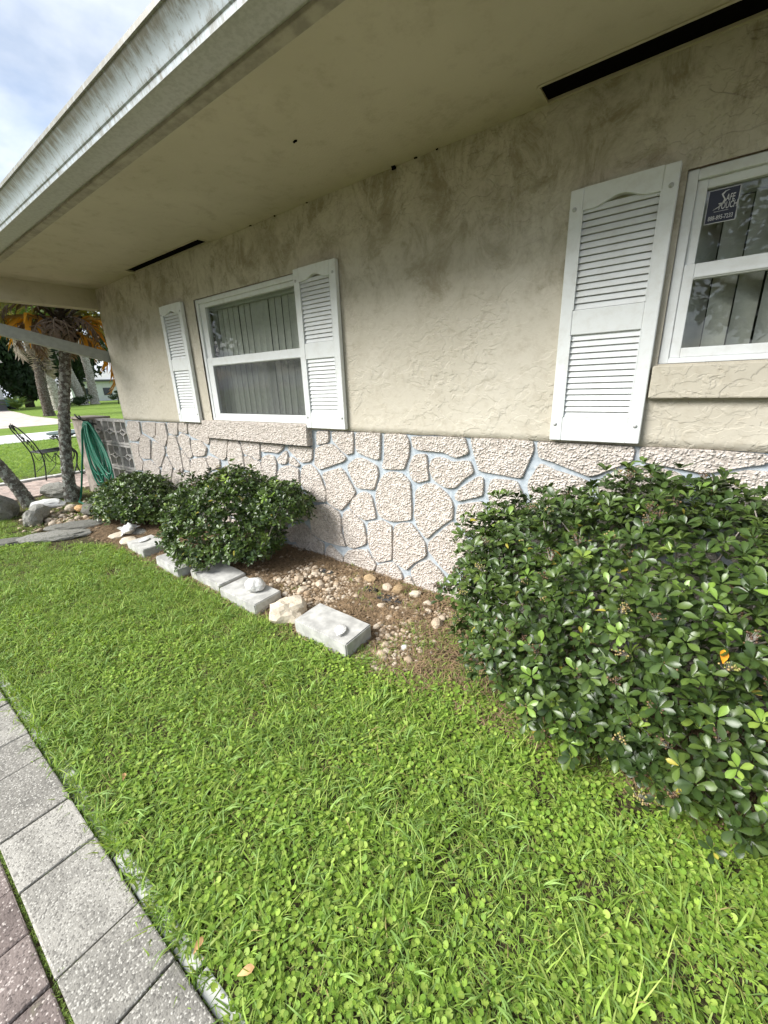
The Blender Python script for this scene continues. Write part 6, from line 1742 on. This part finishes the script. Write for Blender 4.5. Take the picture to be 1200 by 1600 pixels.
def tree(label, loc, H, cr, kind, k=0, cz=None, group=None, cat='tree', rz=0.0):
    r = empty('tree', loc, rz); tag(r, label, cat, group); cz = cz if cz is not None else H - cr[2]
    mb = MB(); mb.tube([(0, 0, -.1), (.1, .05, cz * .5), (0, .1, cz)], [.04 * H, .03 * H, .02 * H], 8)
    for q in range(5):
        a = q * 1.3; mb.tube([(0, .1, cz * .6), (math.cos(a) * cr[0] * .3, math.sin(a) * cr[1] * .3, cz * .9), (math.cos(a) * cr[0] * .6, math.sin(a) * cr[1] * .6, cz + cr[2] * .2)], [.018 * H, .012 * H, .005 * H], 6)
    mb.build('trunk', M['dark_bark'], r, True)
    obj('crown', CR[kind][k % len(CR[kind])], r, (0, 0, cz), (0, 0, 1.1 * k), cr)
    return r
FARG = 'dark trees beyond the far lawn'
tree('dark dense tree behind the parked car', (-68, 10.5, 0), 14, (6, 5.0, 7.5), 'dark', 0, 6.5, FARG)
tree('dark dense tree behind the grey-skirted palm', (-67, 13.8, 0), 13, (5.5, 4.2, 7.0), 'dark', 1, 5.6, FARG)
tree('dark dense tree behind the slim palm trunk', (-70, 17.4, 0), 12, (5, 3.6, 6.5), 'dark', 0, 5.2, FARG, rz=1.0)
tree('tall dark tree over the white building', (-74, 22.0, 0), 14, (6, 4.5, 6.5), 'dark', 1, 8.2, FARG)
tree('tall dark tree at the house corner edge over the lawn', (-78, 31, 0), 14, (6, 5.5, 6), 'dark', 0, 9.5, FARG)
tree('pale green loose shrub tree at the stucco corner', (-60, 22.6, 0), 5.2, (1.6, 1.4, 2.0), 'light', 0, 3.2)
tree('low rounded dark bush before the white building', (-58, 20.4, 0), 1.8, (1.5, 1.3, 1.0), 'dark', 0, .9, None, 'bush')
tree('low dark bush at the foot of the pale palm', (-60, 16.8, 0), 2.0, (1.7, 1.5, 1.1), 'dark', 1, .9, None, 'bush')
r = empty('palm_shrub', (-55, 9.9, 0)); tag(r, 'small bright feathery palm shrub beside the parked car', 'shrub')
for i in range(12): obj('frond', FR['green'][i % 2], r, (0, 0, .15), (0, -R(30 + (i * 17) % 45), R(i * 30)), 1.5)
# trees the windows mirror, across the street behind the photographer
tree('broad oak mirrored in the wide window', (-13, -12, 0), 9, (5.5, 5, 4.2), 'oak', 0, 4.0, 'oaks across the street')
tree('broad oak mirrored in the stickered window', (2.6, -15, 0), 10, (6, 5, 4.5), 'oak', 1, 4.2, 'oaks across the street')
tree('tall oak standing between the two mirrored oaks', (-5.0, -20, 0), 11, (6, 5, 5), 'oak', 0, 4.6, 'oaks across the street', rz=2.0)

tree('oak with a low crown farthest along the street', (-21, -15, 0), 10, (6, 5.5, 4.8), 'oak', 1, 4.6, 'oaks across the street', rz=1.0)
# ------------------------------------------------------------------ houses and car across the way
nh = empty('neighbour_house', (-56.5, 5.0, 0)); tag(nh, 'pale sided house with dark base beyond the driveway', 'house')
mb = MB(); mb.box((-8, -8, 1.1), (0, 4.4, 4.6)); mb.build('wall', M['siding'], nh)
mb = MB(); mb.box((-8.02, -8.02, -.1), (.03, 4.42, 1.1)); mb.build('base_wall', M['dark_siding'], nh)
for k in range(16):
    MB().box((-8.03, -8.03, 1.12 + k * .215), (.035, 4.435, 1.12 + k * .215 + .03)).build('plank', M['siding'], nh)
mb = MB(); mb.add([(-8.6, -8.6, 4.6), (.6, -8.6, 4.6), (.6, 5, 4.6), (-8.6, 5, 4.6), (-4, -8.6, 6.6), (-4, 5, 6.6)], [(0, 1, 4), (1, 2, 5, 4), (2, 3, 5), (3, 0, 4, 5), (0, 3, 2, 1)]); mb.build('roof', M['shingle'], nh)
wb = empty('white_building', (-88, 31, 0)); tag(wb, 'white low building seen under the far trees', 'building')
mb = MB(); mb.box((-4, -6, -.1), (0, 5, 3.4)); mb.build('wall', M['white_wall'], wb)
mb = MB(); mb.box((-4.6, -6.6, 3.4), (.6, 5.6, 3.75)); mb.build('roof', M['dark_siding'], wb)
for y in (-4, -1, 2): MB().box((.0, y, 1.0), (.05, y + 1.4, 2.3)).build('window', M['car_glass'], wb)
# parked car, only its nose shows past the neighbour's house
car = empty('parked_car', (-62.0, 9.55, 0)); tag(car, 'teal parked car behind the neighbour house corner', 'car')
prof = [(-2.2, .35), (2.2, .35), (2.25, .75), (1.9, .95), (.95, 1.02), (.45, 1.45), (-1.2, 1.48), (-1.9, 1.05), (-2.25, .95)]
mb = MB(); mb.prism(prof, -.85, .85); mb.v = [(y * 1.0, x, z) for x, y, z in mb.v]; mb.f = [f[::-1] for f in mb.f]; mb.build('body', M['car_paint'], car)
mb = MB(); mb.prism([(.85, 1.05), (.42, 1.40), (-1.1, 1.42), (-1.6, 1.08)], -.865, .865); mb.v = [(y, x, z) for x, y, z in mb.v]; mb.f = [f[::-1] for f in mb.f]; mb.build('windows', M['car_glass'], car)
n = 16
for (sx, sy) in ((-.8, -1.35), (.8, -1.35), (-.8, 1.4), (.8, 1.4)):
    mb = MB(); V = [(sx + d, sy + .33 * math.cos(2 * math.pi * i / n), .33 + .33 * math.sin(2 * math.pi * i / n)) for d in (-.1, .1) for i in range(n)]
    mb.add(V, [tuple(range(n)), tuple(range(2 * n - 1, n - 1, -1))] + [(i, i + n, (i + 1) % n + n, (i + 1) % n) for i in range(n)]); mb.build('wheel', M['rubber'], car)
